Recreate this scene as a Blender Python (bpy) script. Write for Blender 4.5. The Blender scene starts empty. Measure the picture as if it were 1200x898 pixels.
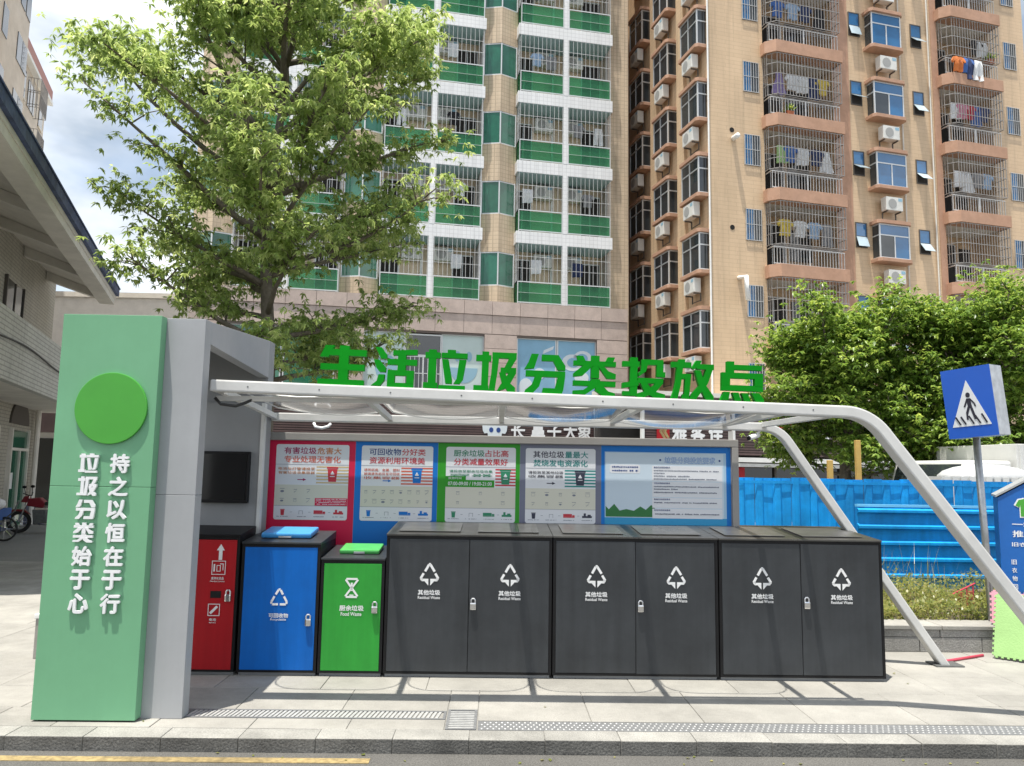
import bpy, bmesh, math, random
import numpy as np
from mathutils import Vector, Matrix
random.seed(7); RNG = np.random.default_rng(11)
SC = bpy.context.scene; COL = SC.collection
rad = math.radians

# ------------------------------------------------------------------ camera
YAW, PITCH, ROLL, FPX, EYE = .0195, .1132, .0156, 900.0, 1.65
fw = Vector((math.sin(YAW)*math.cos(PITCH), math.cos(YAW)*math.cos(PITCH), math.sin(PITCH)))
rt = Vector((math.cos(YAW), -math.sin(YAW), 0)); up = rt.cross(fw)
c_, s_ = math.cos(ROLL), math.sin(ROLL)
r2, u2 = rt*c_+up*s_, up*c_-rt*s_
cam = bpy.data.cameras.new('camera'); co = bpy.data.objects.new('camera', cam); COL.objects.link(co)
co.matrix_world = Matrix(((r2.x, u2.x, -fw.x, 0), (r2.y, u2.y, -fw.y, 0), (r2.z, u2.z, -fw.z, EYE), (0, 0, 0, 1)))
cam.sensor_width = 36; cam.lens = 36*FPX/1200; cam.clip_start = .05; cam.clip_end = 2000
SC.camera = co
# ------------------------------------------------------------------ light
SUN = Vector((.125, .155, -1)).normalized()
to_sun = -SUN
w = bpy.data.worlds.new('World'); SC.world = w; w.use_nodes = True
nt = w.node_tree; nt.nodes.clear(); N = nt.nodes.new; L = nt.links.new
sky = N('ShaderNodeTexSky'); sky.sky_type = 'NISHITA'; sky.sun_disc = False
sky.sun_elevation = math.asin(to_sun.z); sky.sun_rotation = math.atan2(to_sun.x, to_sun.y)
sky.air_density = 1.2; sky.dust_density = 1.5
tc = N('ShaderNodeTexCoord'); mp = N('ShaderNodeMapping'); mp.inputs['Scale'].default_value = (1, 1, 2.2); mp.inputs['Location'].default_value = (0, 0, 0)
nz = N('ShaderNodeTexNoise'); nz.inputs['Scale'].default_value = 1.9; nz.inputs['Detail'].default_value = 7; nz.inputs['Roughness'].default_value = .55
rp = N('ShaderNodeValToRGB'); rp.color_ramp.elements[0].position = .30; rp.color_ramp.elements[1].position = .52
nz2 = N('ShaderNodeTexNoise'); nz2.inputs['Scale'].default_value = 2.3; nz2.inputs['Detail'].default_value = 6
rp2 = N('ShaderNodeValToRGB'); rp2.color_ramp.elements[0].position = .38; rp2.color_ramp.elements[1].position = .68
rp2.color_ramp.elements[0].color = (2.0, 2.5, 3.15, 1); rp2.color_ramp.elements[1].color = (9.6, 9.7, 9.8, 1)
mx = N('ShaderNodeMix'); mx.data_type = 'RGBA'
bg = N('ShaderNodeBackground'); bg.inputs['Strength'].default_value = .10
wo = N('ShaderNodeOutputWorld')
L(tc.outputs['Generated'], mp.inputs[0]); L(mp.outputs[0], nz.inputs['Vector']); L(mp.outputs[0], nz2.inputs['Vector'])
L(nz.outputs['Fac'], rp.inputs[0]); L(nz2.outputs['Fac'], rp2.inputs[0])
L(rp.outputs[0], mx.inputs[0]); L(sky.outputs[0], mx.inputs[6]); L(rp2.outputs[0], mx.inputs[7])
L(mx.outputs[2], bg.inputs[0]); L(bg.outputs[0], wo.inputs[0])
sl = bpy.data.lights.new('sun', 'SUN'); sl.energy = 3.9; sl.angle = rad(.53); sl.color = (1, .945, .85)
so = bpy.data.objects.new('sun', sl); COL.objects.link(so); so.rotation_euler = SUN.to_track_quat('-Z', 'Y').to_euler(); so.location = (-3, -3, 40)
SC.view_settings.view_transform = 'Standard'; SC.view_settings.look = 'None'
SC.view_settings.exposure = 1.05; SC.view_settings.gamma = 1; SC.view_settings.use_curve_mapping = False
SC.cycles.max_bounces = 8; SC.cycles.transparent_max_bounces = 24; SC.cycles.caustics_reflective = False; SC.cycles.caustics_refractive = False

# ------------------------------------------------------------------ materials
MATS = {}
def mat(name, col, rough=.6, metal=0., var=.0, vs=3., bump=0., bs=60., rnd=0., spec=.5, alpha=None, dirt=0., emit=None, speck=0., sps=180., streak=0.):
    if name in MATS: return MATS[name]
    m = bpy.data.materials.new(name); m.use_nodes = True; t = m.node_tree; b = t.nodes['Principled BSDF']
    N = t.nodes.new; L = t.links.new
    b.inputs['Roughness'].default_value = rough; b.inputs['Metallic'].default_value = metal
    b.inputs['Specular IOR Level'].default_value = spec
    b.inputs['Base Color'].default_value = (*col, 1)
    tc = N('ShaderNodeNewGeometry'); cur = None
    def mul(a, fac_sock, lo, hi):
        mr = N('ShaderNodeMapRange'); mr.inputs['From Min'].default_value = .3; mr.inputs['From Max'].default_value = .7
        mr.inputs['To Min'].default_value = lo; mr.inputs['To Max'].default_value = hi; L(fac_sock, mr.inputs[0])
        x = N('ShaderNodeMix'); x.data_type = 'RGBA'; x.blend_type = 'MULTIPLY'; x.inputs[0].default_value = 1
        if a is None: x.inputs[6].default_value = (*col, 1)
        else: L(a, x.inputs[6])
        L(mr.outputs[0], x.inputs[7]); return x.outputs[2]
    if var:
        n = N('ShaderNodeTexNoise'); n.inputs['Scale'].default_value = vs; n.inputs['Detail'].default_value = 6; n.inputs['Roughness'].default_value = .62
        L(tc.outputs['Position'], n.inputs['Vector']); cur = mul(cur, n.outputs['Fac'], 1-var, 1+var)
    if dirt:
        n = N('ShaderNodeTexNoise'); n.inputs['Scale'].default_value = 1.1; n.inputs['Detail'].default_value = 9; n.inputs['Roughness'].default_value = .72
        L(tc.outputs['Position'], n.inputs['Vector']); cur = mul(cur, n.outputs['Fac'], 1-dirt, 1+dirt*.4)
        rr = N('ShaderNodeMapRange'); rr.inputs['From Min'].default_value = .3; rr.inputs['From Max'].default_value = .7; rr.inputs['To Min'].default_value = min(1, rough*1.45); rr.inputs['To Max'].default_value = rough*.75
        L(n.outputs['Fac'], rr.inputs[0]); L(rr.outputs[0], b.inputs['Roughness'])
    if streak:
        ms_ = N('ShaderNodeMapping'); ms_.inputs['Scale'].default_value = (16, 16, .9); L(tc.outputs['Position'], ms_.inputs[0])
        n = N('ShaderNodeTexNoise'); n.inputs['Scale'].default_value = 1; n.inputs['Detail'].default_value = 5; n.inputs['Roughness'].default_value = .6; L(ms_.outputs[0], n.inputs['Vector']); cur = mul(cur, n.outputs['Fac'], 1+streak*.6, 1-streak)
    if speck:
        n = N('ShaderNodeTexNoise'); n.inputs['Scale'].default_value = sps; n.inputs['Detail'].default_value = 2
        L(tc.outputs['Position'], n.inputs['Vector']); cur = mul(cur, n.outputs['Fac'], 1-speck, 1+speck)
    if rnd:
        oi = N('ShaderNodeObjectInfo')
        mr = N('ShaderNodeMapRange'); mr.inputs['From Min'].default_value = 0; mr.inputs['From Max'].default_value = 1; mr.inputs['To Min'].default_value = .3; mr.inputs['To Max'].default_value = .7
        L(oi.outputs['Random'], mr.inputs[0]); cur = mul(cur, mr.outputs[0], 1-rnd, 1+rnd)
    if cur is not None: L(cur, b.inputs['Base Color'])
    if bump:
        n = N('ShaderNodeTexNoise'); n.inputs['Scale'].default_value = bs; n.inputs['Detail'].default_value = 4
        L(tc.outputs['Position'], n.inputs['Vector']); bp = N('ShaderNodeBump'); bp.inputs['Strength'].default_value = bump; bp.inputs['Distance'].default_value = .02
        L(n.outputs['Fac'], bp.inputs['Height']); L(bp.outputs[0], b.inputs['Normal'])
    if alpha is not None: b.inputs['Alpha'].default_value = alpha
    if emit: b.inputs['Emission Color'].default_value = (*emit[0], 1); b.inputs['Emission Strength'].default_value = emit[1]
    MATS[name] = m; return m

def tilemat(name, c1, c2, mortar, bw, bh, msize=.01, rough=.55, offset=.5, dirt=.12, bump=.35):
    """small facade tiles far too small to pick apart: brick pattern on (x+y, z) of the object"""
    m = bpy.data.materials.new(name); m.use_nodes = True; t = m.node_tree; b = t.nodes['Principled BSDF']; N = t.nodes.new; L = t.links.new
    b.inputs['Roughness'].default_value = rough
    tc = N('ShaderNodeTexCoord'); sx = N('ShaderNodeSeparateXYZ'); L(tc.outputs['Object'], sx.inputs[0])
    ad = N('ShaderNodeMath'); L(sx.outputs[0], ad.inputs[0]); L(sx.outputs[1], ad.inputs[1])
    cb = N('ShaderNodeCombineXYZ'); L(ad.outputs[0], cb.inputs[0]); L(sx.outputs[2], cb.inputs[1])
    br = N('ShaderNodeTexBrick'); br.inputs['Scale'].default_value = 1; br.inputs['Brick Width'].default_value = bw; br.inputs['Row Height'].default_value = bh
    br.inputs['Mortar Size'].default_value = msize; br.offset = offset; br.inputs['Mortar Smooth'].default_value = .3
    br.inputs['Color1'].default_value = (*c1, 1); br.inputs['Color2'].default_value = (*c2, 1); br.inputs['Mortar'].default_value = (*mortar, 1)
    L(cb.outputs[0], br.inputs['Vector'])
    n = N('ShaderNodeTexNoise'); n.inputs['Scale'].default_value = .55; n.inputs['Detail'].default_value = 8; n.inputs['Roughness'].default_value = .65
    mpn = N('ShaderNodeMapping'); mpn.inputs['Scale'].default_value = (1.6, 1.6, .45); ge = N('ShaderNodeNewGeometry'); L(ge.outputs['Position'], mpn.inputs[0]); L(mpn.outputs[0], n.inputs['Vector'])
    n3 = N('ShaderNodeTexNoise'); n3.inputs['Scale'].default_value = 1; n3.inputs['Detail'].default_value = 5; mp3 = N('ShaderNodeMapping'); mp3.inputs['Scale'].default_value = (5, 5, .22); L(ge.outputs['Position'], mp3.inputs[0]); L(mp3.outputs[0], n3.inputs['Vector'])
    mr3 = N('ShaderNodeMapRange'); mr3.inputs['From Min'].default_value = .52; mr3.inputs['From Max'].default_value = .75; mr3.inputs['To Min'].default_value = 1; mr3.inputs['To Max'].default_value = 1-dirt*1.6; L(n3.outputs['Fac'], mr3.inputs[0])
    x3 = N('ShaderNodeMath'); x3.operation = 'MULTIPLY'
    mr = N('ShaderNodeMapRange'); mr.inputs['From Min'].default_value = .3; mr.inputs['From Max'].default_value = .7; mr.inputs['To Min'].default_value = 1-dirt; mr.inputs['To Max'].default_value = 1+dirt*.5
    L(n.outputs['Fac'], mr.inputs[0])
    x = N('ShaderNodeMix'); x.data_type = 'RGBA'; x.blend_type = 'MULTIPLY'; x.inputs[0].default_value = 1
    L(mr.outputs[0], x3.inputs[0]); L(mr3.outputs[0], x3.inputs[1]); L(br.outputs['Color'], x.inputs[6]); L(x3.outputs[0], x.inputs[7]); L(x.outputs[2], b.inputs['Base Color'])
    bp = N('ShaderNodeBump'); bp.inputs['Strength'].default_value = bump; bp.inputs['Distance'].default_value = .01; bp.invert = True
    L(br.outputs['Fac'], bp.inputs['Height']); L(bp.outputs[0], b.inputs['Normal'])
    MATS[name] = m; return m

def glassmat(name, col, rough=.05, see=.0, spec=.8, var=.25):
    """tinted pane: dark body colour with a glossy coat, partly see-through where see > 0"""
    m = mat(name, col, rough, var=var, vs=.9, spec=spec)
    if see:
        t = m.node_tree; b = t.nodes['Principled BSDF']; N = t.nodes.new; L = t.links.new
        tr = N('ShaderNodeBsdfTransparent'); tr.inputs[0].default_value = tuple(min(1, .35+1.6*c) for c in col)+(1,)
        ms = N('ShaderNodeMixShader'); ms.inputs[0].default_value = see
        L(b.outputs[0], ms.inputs[1]); L(tr.outputs[0], ms.inputs[2]); L(ms.outputs[0], t.nodes['Material Output'].inputs[0])
    return m

def leafmat(name, c1, c2, c3):
    m = bpy.data.materials.new(name); m.use_nodes = True; t = m.node_tree; b = t.nodes['Principled BSDF']; N = t.nodes.new; L = t.links.new
    at = N('ShaderNodeAttribute'); at.attribute_name = 'tone'
    r = N('ShaderNodeValToRGB'); e = r.color_ramp.elements; e[0].color = (*c1, 1); e[1].color = (*c3, 1); k = e.new(.55); k.color = (*c2, 1)
    L(at.outputs['Fac'], r.inputs[0]); L(r.outputs[0], b.inputs['Base Color']); b.inputs['Roughness'].default_value = .36; b.inputs['Specular IOR Level'].default_value = .55
    tl = N('ShaderNodeBsdfTranslucent'); hs = N('ShaderNodeHueSaturation'); hs.inputs['Hue'].default_value = .48; hs.inputs['Value'].default_value = 1.5; L(r.outputs[0], hs.inputs['Color']); L(hs.outputs[0], tl.inputs[0])
    ms = N('ShaderNodeMixShader'); ms.inputs[0].default_value = .48
    L(b.outputs[0], ms.inputs[1]); L(tl.outputs[0], ms.inputs[2]); L(ms.outputs[0], t.nodes['Material Output'].inputs[0])
    MATS[name] = m; return m

# ------------------------------------------------------------------ helpers
class MB:
    def __init__(s): s.v = []; s.f = []
    def add(s, vs, fs):
        k = len(s.v); s.v += [tuple(q) for q in vs]; s.f += [tuple(i+k for i in f) for f in fs]; return s
    def box(s, x0, x1, y0, y1, z0, z1):
        return s.add([(x0, y0, z0), (x1, y0, z0), (x1, y1, z0), (x0, y1, z0), (x0, y0, z1), (x1, y0, z1), (x1, y1, z1), (x0, y1, z1)],
                     [(0, 3, 2, 1), (4, 5, 6, 7), (0, 1, 5, 4), (1, 2, 6, 5), (2, 3, 7, 6), (3, 0, 4, 7)])
    def prism(s, poly, a0, a1, ax='y'):
        """poly in (x,z) extruded along y, (x,y) along z or (y,z) along x"""
        n = len(poly); A = sum(poly[i][0]*poly[(i+1) % n][1]-poly[(i+1) % n][0]*poly[i][1] for i in range(n))
        if A < 0: poly = poly[::-1]
        g = {'y': lambda p, a: (p[0], a, p[1]), 'z': lambda p, a: (p[0], p[1], a), 'x': lambda p, a: (a, p[0], p[1])}[ax]
        if ax == 'y': a0, a1 = max(a0, a1), min(a0, a1)   # far end first so that faces point outwards
        vs = [g(p, a0) for p in poly]+[g(p, a1) for p in poly]
        return s.add(vs, [tuple(range(n))[::-1], tuple(range(n, 2*n))]+[(i, (i+1) % n, n+(i+1) % n, n+i) for i in range(n)])
    def stroke(s, p, q, wd, a0, a1):
        d = Vector((q[0]-p[0], q[1]-p[1])); d.normalize(); n = Vector((-d.y, d.x))*wd/2
        return s.prism([(p[0]+n.x, p[1]+n.y), (p[0]-n.x, p[1]-n.y), (q[0]-n.x, q[1]-n.y), (q[0]+n.x, q[1]+n.y)], a0, a1)
    def tube(s, path, r, n=8, closed=False):
        path = [Vector(p) for p in path]; rings = []; k0 = len(s.v); m = len(path)
        rr = r if hasattr(r, '__len__') else [r]*m; ref = None
        for i, p in enumerate(path):
            a = path[(i-1) % m] if (closed or i > 0) else p; b = path[(i+1) % m] if (closed or i < m-1) else p
            d = (b-a).normalized()
            if ref is None: ref = Vector((0, 0, 1)) if abs(d.z) < .9 else Vector((1, 0, 0))
            e1 = d.cross(ref).normalized(); e2 = e1.cross(d); ref = e2
            s.v += [tuple(p+(e1*math.cos(2*math.pi*j/n)+e2*math.sin(2*math.pi*j/n))*rr[i]) for j in range(n)]
        for i in range(m if closed else m-1):
            for j in range(n):
                A = k0+i*n; B = k0+((i+1) % m)*n
                s.f.append((A+j, B+j, B+(j+1) % n, A+(j+1) % n))
        if not closed:
            s.f.append(tuple(k0+j for j in range(n))); s.f.append(tuple(k0+(m-1)*n+j for j in range(n))[::-1])
        return s
    def ball(s, c, r, n=10, sc=(1, 1, 1)):
        vs = []; fs = []; h = n//2
        for i in range(h+1):
            a = math.pi*i/h
            for j in range(n): b = 2*math.pi*j/n; vs.append((c[0]+r*sc[0]*math.sin(a)*math.cos(b), c[1]+r*sc[1]*math.sin(a)*math.sin(b), c[2]+r*sc[2]*math.cos(a)))
        for i in range(h):
            for j in range(n): fs.append((i*n+j, (i+1)*n+j, (i+1)*n+(j+1) % n, i*n+(j+1) % n))
        return s.add(vs, fs)
    def mesh(s, m, bevel=0, smooth=False, seg=2):
        me = bpy.data.meshes.new('mesh'); me.from_pydata(s.v, [], s.f); me.update()
        if bevel or smooth:
            bm = bmesh.new(); bm.from_mesh(me)
            if bevel:
                bmesh.ops.remove_doubles(bm, verts=bm.verts, dist=1e-5)
                bmesh.ops.bevel(bm, geom=[e for e in bm.edges if e.is_manifold and e.calc_face_angle(0) > .5], offset=bevel, segments=seg, affect='EDGES', profile=.6)
            if smooth:
                for f in bm.faces: f.smooth = True
            bm.to_mesh(me); bm.free()
        me.materials.append(MATS[m] if isinstance(m, str) else m); return me
    def build(s, name, m, parent=None, loc=(0, 0, 0), rz=0, bevel=0, smooth=False):
        return O(name, s.mesh(m, bevel, smooth), parent, loc, rz)
def O(name, me, parent=None, loc=(0, 0, 0), rz=0):
    o = bpy.data.objects.new(name, me); COL.objects.link(o); o.parent = parent; o.location = loc
    if rz: o.rotation_euler = (0, 0, rz)
    return o
def tag(o, label, cat, group=None):
    o['label'] = label; o['category'] = cat
    if group: o['group'] = group
    return o
def thing(name, label, cat, loc=(0, 0, 0), rz=0, group=None): return tag(O(name, None, None, loc, rz), label, cat, group)
def structure(o): o['kind'] = 'structure'; return o
def stuff(o): o['kind'] = 'stuff'; return o
def box(*a): return MB().box(*a)
TXT = {}
def glyphs(s, bold=0., depth=0., res=3):
    k = (s, bold, depth)
    if k not in TXT:
        c = bpy.data.curves.new('t', 'FONT'); c.body = s; c.size = 1; c.offset = bold; c.extrude = depth; c.resolution_u = res
        o = bpy.data.objects.new('t', c); COL.objects.link(o); bpy.context.view_layer.update()
        me = bpy.data.meshes.new_from_object(o.evaluated_get(bpy.context.evaluated_depsgraph_get()))
        V = np.array([v.co[:] for v in me.vertices]); F = [tuple(p.vertices) for p in me.polygons]
        bpy.data.objects.remove(o); bpy.data.curves.remove(c); bpy.data.meshes.remove(me); TXT[k] = (V, F)
    return TXT[k]
def text(s, wd, ht, x, y, z, m, parent, name='lettering', bold=.0, depth=0., real=.0):
    """writing fitted to a box wd x ht centred on (x, z), facing -y; bold widens the strokes by striking the glyphs several times; real = true thickness"""
    V, F = glyphs(s, 0., .05 if real else 0.)
    lo, hi = V.min(0), V.max(0); V = (V-(lo+hi)/2); em = bold*1.25
    sx, sz = (wd/(hi[0]-lo[0]+2*em), ht/(hi[1]-lo[1]+2*em)); b = MB()
    st = [(0, 0)] if not bold else [(0, 0), (em, 0), (-em, 0), (0, em), (0, -em), (em*.7, em*.7), (-em*.7, -em*.7)]
    for k, (dx, dz) in enumerate(st):
        b.add([((p+dx)*sx, -c*(real/.1 if real else 1)-k*.00009*(1 if not real or c > 0 else -1), (q+dz)*sz) for p, q, c in V], F)
    o = b.build(name, m, parent, (x, y, z))
    if name == 'caption': o['kind'] = 'stuff'
    return o

# ------------------------------------------------------------------ palette
mat('granite', (.295, .286, .262), .75, var=.12, vs=1.4, dirt=.34, speck=.10, sps=140, rnd=.07, bump=.15, bs=90)
mat('granite_edge', (.27, .265, .25), .8, var=.15, vs=5, dirt=.2, speck=.22, sps=110, rnd=.06, bump=.3, bs=70)
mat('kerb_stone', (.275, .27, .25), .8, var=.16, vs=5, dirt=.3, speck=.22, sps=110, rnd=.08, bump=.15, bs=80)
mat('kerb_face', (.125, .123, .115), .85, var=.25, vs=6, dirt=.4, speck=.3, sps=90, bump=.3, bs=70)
mat('joint', (.22, .215, .20), .9, var=.2, vs=20)
mat('asphalt', (.105, .102, .095), .9, var=.15, vs=1.5, speck=.35, sps=120, bump=.5, bs=160, dirt=.2)
mat('yard_asphalt', (.20, .198, .19), .9, var=.12, vs=.8, speck=.2, sps=60)
mat('earth', (.12, .10, .07), .95, var=.3, vs=4, bump=.6, bs=20)
mat('yellow_paint', (.30, .225, .10), .85, var=.4, vs=26, dirt=.5)
mat('steel_dark', (.16, .165, .165), .5, .6, var=.2, vs=20)
mat('cast_iron', (.20, .205, .21), .55, .4, var=.2, vs=30)
mat('steel', (.55, .56, .58), .32, .9, var=.12, vs=12)
mat('chrome', (.8, .8, .8), .15, 1.)
mat('pit', (.012, .012, .012), 1.)
mat('green_sheet', (.155, .385, .215), .42, var=.04, vs=1.2, dirt=.08, bump=.14, bs=2.2, streak=.02)
mat('grey_sheet', (.36, .37, .385), .40, var=.04, vs=1.4, dirt=.10, bump=.12, bs=2.6, streak=.025)
mat('grey_sheet_mid', (.27, .28, .29), .5, var=.06, vs=2.5, dirt=.08)
mat('disc_green', (.06, .33, .035), .35, var=.05, vs=4)
mat('letter_white', (.78, .79, .80), .4, var=.05, vs=8)
mat('letter_green', (.001, .25, .009), .6, var=.08, vs=5, spec=.12, dirt=.12)
mat('beam_white', (.62, .62, .605), .42, var=.08, vs=4, dirt=.14)
mat('frame_grey', (.30, .29, .28), .5, var=.08, vs=3, dirt=.08)
mat('black_metal', (.007, .007, .008), .45, var=.25, vs=6, spec=.25)
mat('bin_dark', (.045, .050, .056), .34, .25, var=.15, vs=2.5, dirt=.34, bump=.05, bs=3, streak=.15)
mat('bin_top', (.10, .098, .093), .28, .5, var=.22, vs=3.5, dirt=.25)
mat('bin_red', (.40, .011, .017), .40, var=.06, vs=3, dirt=.16, spec=.3, streak=.10)
mat('bin_blue', (.002, .125, .50), .40, var=.06, vs=3, dirt=.16, spec=.3, streak=.10)
mat('bin_green', (.03, .30, .04), .40, var=.06, vs=3, dirt=.16, spec=.3, streak=.10)
mat('flap_blue', (.06, .30, .66), .3, var=.08, vs=9)
mat('flap_green', (.08, .42, .10), .3, var=.08, vs=9)
mat('print_white', (.76, .77, .78), .5)
mat('screen_black', (.008, .008, .009), .12, spec=.6)
mat('p_red', (.62, .015, .07), .4, spec=.3); mat('p_blue', (.004, .17, .58), .4, spec=.3); mat('p_green', (.03, .31, .02), .4, spec=.3); mat('p_grey', (.15, .165, .24), .4)
mat('p_card', (.72, .74, .78), .4); mat('p_beige', (.64, .635, .54), .4); mat('p_orange', (.55, .20, .06), .5); mat('p_magenta', (.35, .01, .10), .5)
mat('p_dark', (.05, .05, .07), .5); mat('p_navy', (.012, .05, .22), .5); mat('p_teal', (.01, .24, .23), .5); mat('p_tred', (.52, .03, .05), .5)
mat('p_tgreen', (.02, .23, .12), .5); mat('p_line', (.18, .20, .26), .5); mat('p_sky', (.36, .55, .72), .4); mat('p_aqua', (.02, .30, .58), .4); mat('p_salmon', (.60, .12, .07), .5); mat('p_cream', (.60, .46, .26), .5)
mat('p_hill', (.02, .16, .04), .5); mat('p_bin', (.025, .03, .06), .5)
mat('t2_terracotta', (.46, .27, .18), .7, var=.10, vs=3, dirt=.14)
tilemat('t2_tile', (.65, .475, .305), (.62, .45, .285), (.54, .39, .25), .75, .16, .010, dirt=.15, bump=.2)
tilemat('t1_tile', (.62, .49, .345), (.57, .445, .31), (.43, .335, .235), .17, .17, .012, offset=0, dirt=.2)
tilemat('t1_white', (.76, .765, .77), (.73, .735, .74), (.60, .605, .61), .17, .17, .012, offset=0, dirt=.10, bump=.2)
tilemat('left_tile', (.46, .44, .375), (.42, .40, .34), (.27, .26, .225), .26, .085, .012, dirt=.14)
tilemat('left_tile_pale', (.56, .56, .525), (.52, .52, .49), (.31, .31, .29), .40, .085, .012, dirt=.14)
mat('podium_stone', (.46, .37, .325), .55, var=.12, vs=3, speck=.12, sps=60, rnd=.06, dirt=.12)
mat('podium_joint', (.16, .13, .115), .9)
mat('plaster', (.70, .675, .62), .8, var=.08, vs=2, dirt=.15)
mat('plaster_white', (.80, .80, .78), .8, var=.06, vs=2, dirt=.12)
mat('apt_cream', (.62, .55, .46), .8, var=.06, vs=.6, dirt=.14); mat('apt_pink', (.42, .22, .19), .8)
mat('eave_blue', (.05, .075, .165), .6, var=.35, vs=6, dirt=.35)
mat('alu', (.62, .63, .63), .4, .3); mat('alu_dark', (.10, .09, .08), .5, .2)
mat('grille_steel', (.55, .54, .52), .4, .5, var=.15, vs=2); mat('grille_grey', (.34, .32, .30), .45, .5, var=.2, vs=2)
mat('ac_white', (.66, .655, .62), .5, var=.08, vs=3, dirt=.1); mat('ac_grille', (.33, .33, .32), .6)
glassmat('glass_blue', (.02, .13, .30), .06); glassmat('glass_dark', (.03, .037, .042), .06); glassmat('glass_pale', (.42, .52, .58), .15)
glassmat('glass_green', (.02, .13, .075), .08, var=.4); glassmat('glass_rail', (.07, .30, .15), .10, see=.70); glassmat('glass_shop', (.018, .02, .02), .08)
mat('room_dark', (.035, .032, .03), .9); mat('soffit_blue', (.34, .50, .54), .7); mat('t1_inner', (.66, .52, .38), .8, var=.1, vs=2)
mat('sign_brown', (.05, .03, .028), .5, var=.25, vs=2); mat('sign_slat', (.085, .052, .05), .5, var=.2, vs=2)
mat('mint_panel', (.50, .60, .58), .5, var=.06, vs=2); mat('sky_panel', (.22, .42, .58), .4, var=.12, vs=1.2); mat('decal_white', (.62, .68, .72), .5); mat('decal_blue', (.25, .42, .52), .5)
mat('hoard_blue', (.006, .29, .70), .48, var=.12, vs=2.2, dirt=.30, rnd=.08, bump=.25, bs=4, spec=.3, streak=.14); mat('hoard_rail', (.16, .50, .78), .4, var=.08, vs=3, dirt=.1)
mat('sign_blue', (.006, .085, .46), .38, var=.03, vs=4); mat('sign_pale', (.62, .64, .66), .5); mat('sign_black', (.01, .01, .022), .5)
mat('galv', (.40, .415, .43), .38, .75, var=.25, vs=9, bump=.04, bs=30); mat('box_blue', (.008, .12, .45), .45, var=.06, vs=3, dirt=.12)
mat('mat_green', (.22, .37, .14), .85, var=.06, vs=5, bump=.2, bs=60); mat('mat_pink', (.62, .30, .38), .85, var=.06, vs=5); mat('stick_red', (.52, .05, .09), .5, var=.12, vs=8)
mat('post_yellow', (.60, .37, .09), .7, var=.1, vs=3); mat('truck_white', (.62, .62, .60), .5, var=.06, vs=2, dirt=.14); mat('tarp_white', (.42, .43, .44), .6, var=.08, vs=1.5, bump=.3, bs=5)
mat('rubber', (.02, .02, .02), .8); mat('moto_red', (.20, .015, .025), .3); mat('vinyl_black', (.02, .02, .02), .45); mat('cloth_pink', (.50, .08, .16), .9); mat('cloth_white', (.66, .66, .66), .9); mat('cloth_blue', (.05, .11, .30), .9)
mat('bark', (.135, .115, .09), .9, var=.35, vs=9, bump=.8, bs=28); mat('bark_pale', (.20, .17, .13), .9, var=.3, vs=8, bump=.6, bs=25)
mat('clay', (.33, .11, .05), .8); mat('wood_post', (.56, .36, .10), .75, var=.12, vs=6)
leafmat('leaf_left', (.085, .15, .04), (.29, .40, .12), (.60, .66, .30))
leafmat('leaf_ficus', (.045, .105, .02), (.18, .30, .05), (.44, .54, .12))
leafmat('leaf_weed', (.10, .14, .03), (.22, .25, .06), (.38, .35, .13))
# the roof panes: thin clear plastic
m = bpy.data.materials.new('clear_roof'); m.use_nodes = True; t = m.node_tree; b = t.nodes['Principled BSDF']
t.nodes.remove(b); gl = t.nodes.new('ShaderNodeBsdfGlossy'); gl.inputs['Roughness'].default_value = .10; gl.inputs['Color'].default_value = (.92, .92, .92, 1)
tr = t.nodes.new('ShaderNodeBsdfTransparent'); tr.inputs[0].default_value = (.95, .955, .95, 1); fr = t.nodes.new('ShaderNodeFresnel'); fr.inputs['IOR'].default_value = 1.52
ms = t.nodes.new('ShaderNodeMixShader'); t.links.new(fr.outputs[0], ms.inputs[0]); t.links.new(tr.outputs[0], ms.inputs[1]); t.links.new(gl.outputs[0], ms.inputs[2]); t.links.new(ms.outputs[0], t.nodes['Material Output'].inputs[0]); MATS['clear_roof'] = m
mat('pane_rim', (.45, .45, .44), .4)

# ------------------------------------------------------------------ ground
RZ = -.085
structure(box(-400, 400, -60, 700, -.4, -.12).build('ground', 'yard_asphalt'))
structure(box(-80, 80, -40, 4.94, -.118, RZ).build('road', 'asphalt'))
structure(box(-80, 80, 13.4, 75, -.118, -.02).build('yard', 'yard_asphalt'))
ym = box(-9, -.72, 4.775, 4.85, RZ, RZ+.004); ym.box(2.35, 9, 4.62, 4.71, RZ, RZ+.004)
structure(ym.build('road_marking', 'yellow_paint'))
pav = structure(box(-80, 80, 5.0, 13.4, -.117, -.008).build('pavement', 'joint'))
kerb = structure(box(-80, 80, 4.965, 5.0, -.117, -.02).build('kerb', 'joint'))
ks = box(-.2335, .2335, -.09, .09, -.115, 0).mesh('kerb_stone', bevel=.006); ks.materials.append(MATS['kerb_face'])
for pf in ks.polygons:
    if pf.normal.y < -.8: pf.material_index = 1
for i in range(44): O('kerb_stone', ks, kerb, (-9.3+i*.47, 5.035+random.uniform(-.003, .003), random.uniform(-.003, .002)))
def slabs(x0, x1, y0, y1, lw, off=0.):
    n = max(1, round((x1-x0)/lw)); lw = (x1-x0)/n; g = .0022
    me = box(-lw/2+g, lw/2-g, -(y1-y0)/2+g, (y1-y0)/2-g, -.05, 0).mesh('granite', bevel=.003, seg=1)
    for i in range(n): O('paving_slab', me, pav, (x0+lw*(i+.5)+off, (y0+y1)/2, random.uniform(-.0015, .0015)))
slabs(-9, -.30, 5.128, 5.325, .6); slabs(-9, -2.1, 5.325, 5.51, .6)
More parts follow.
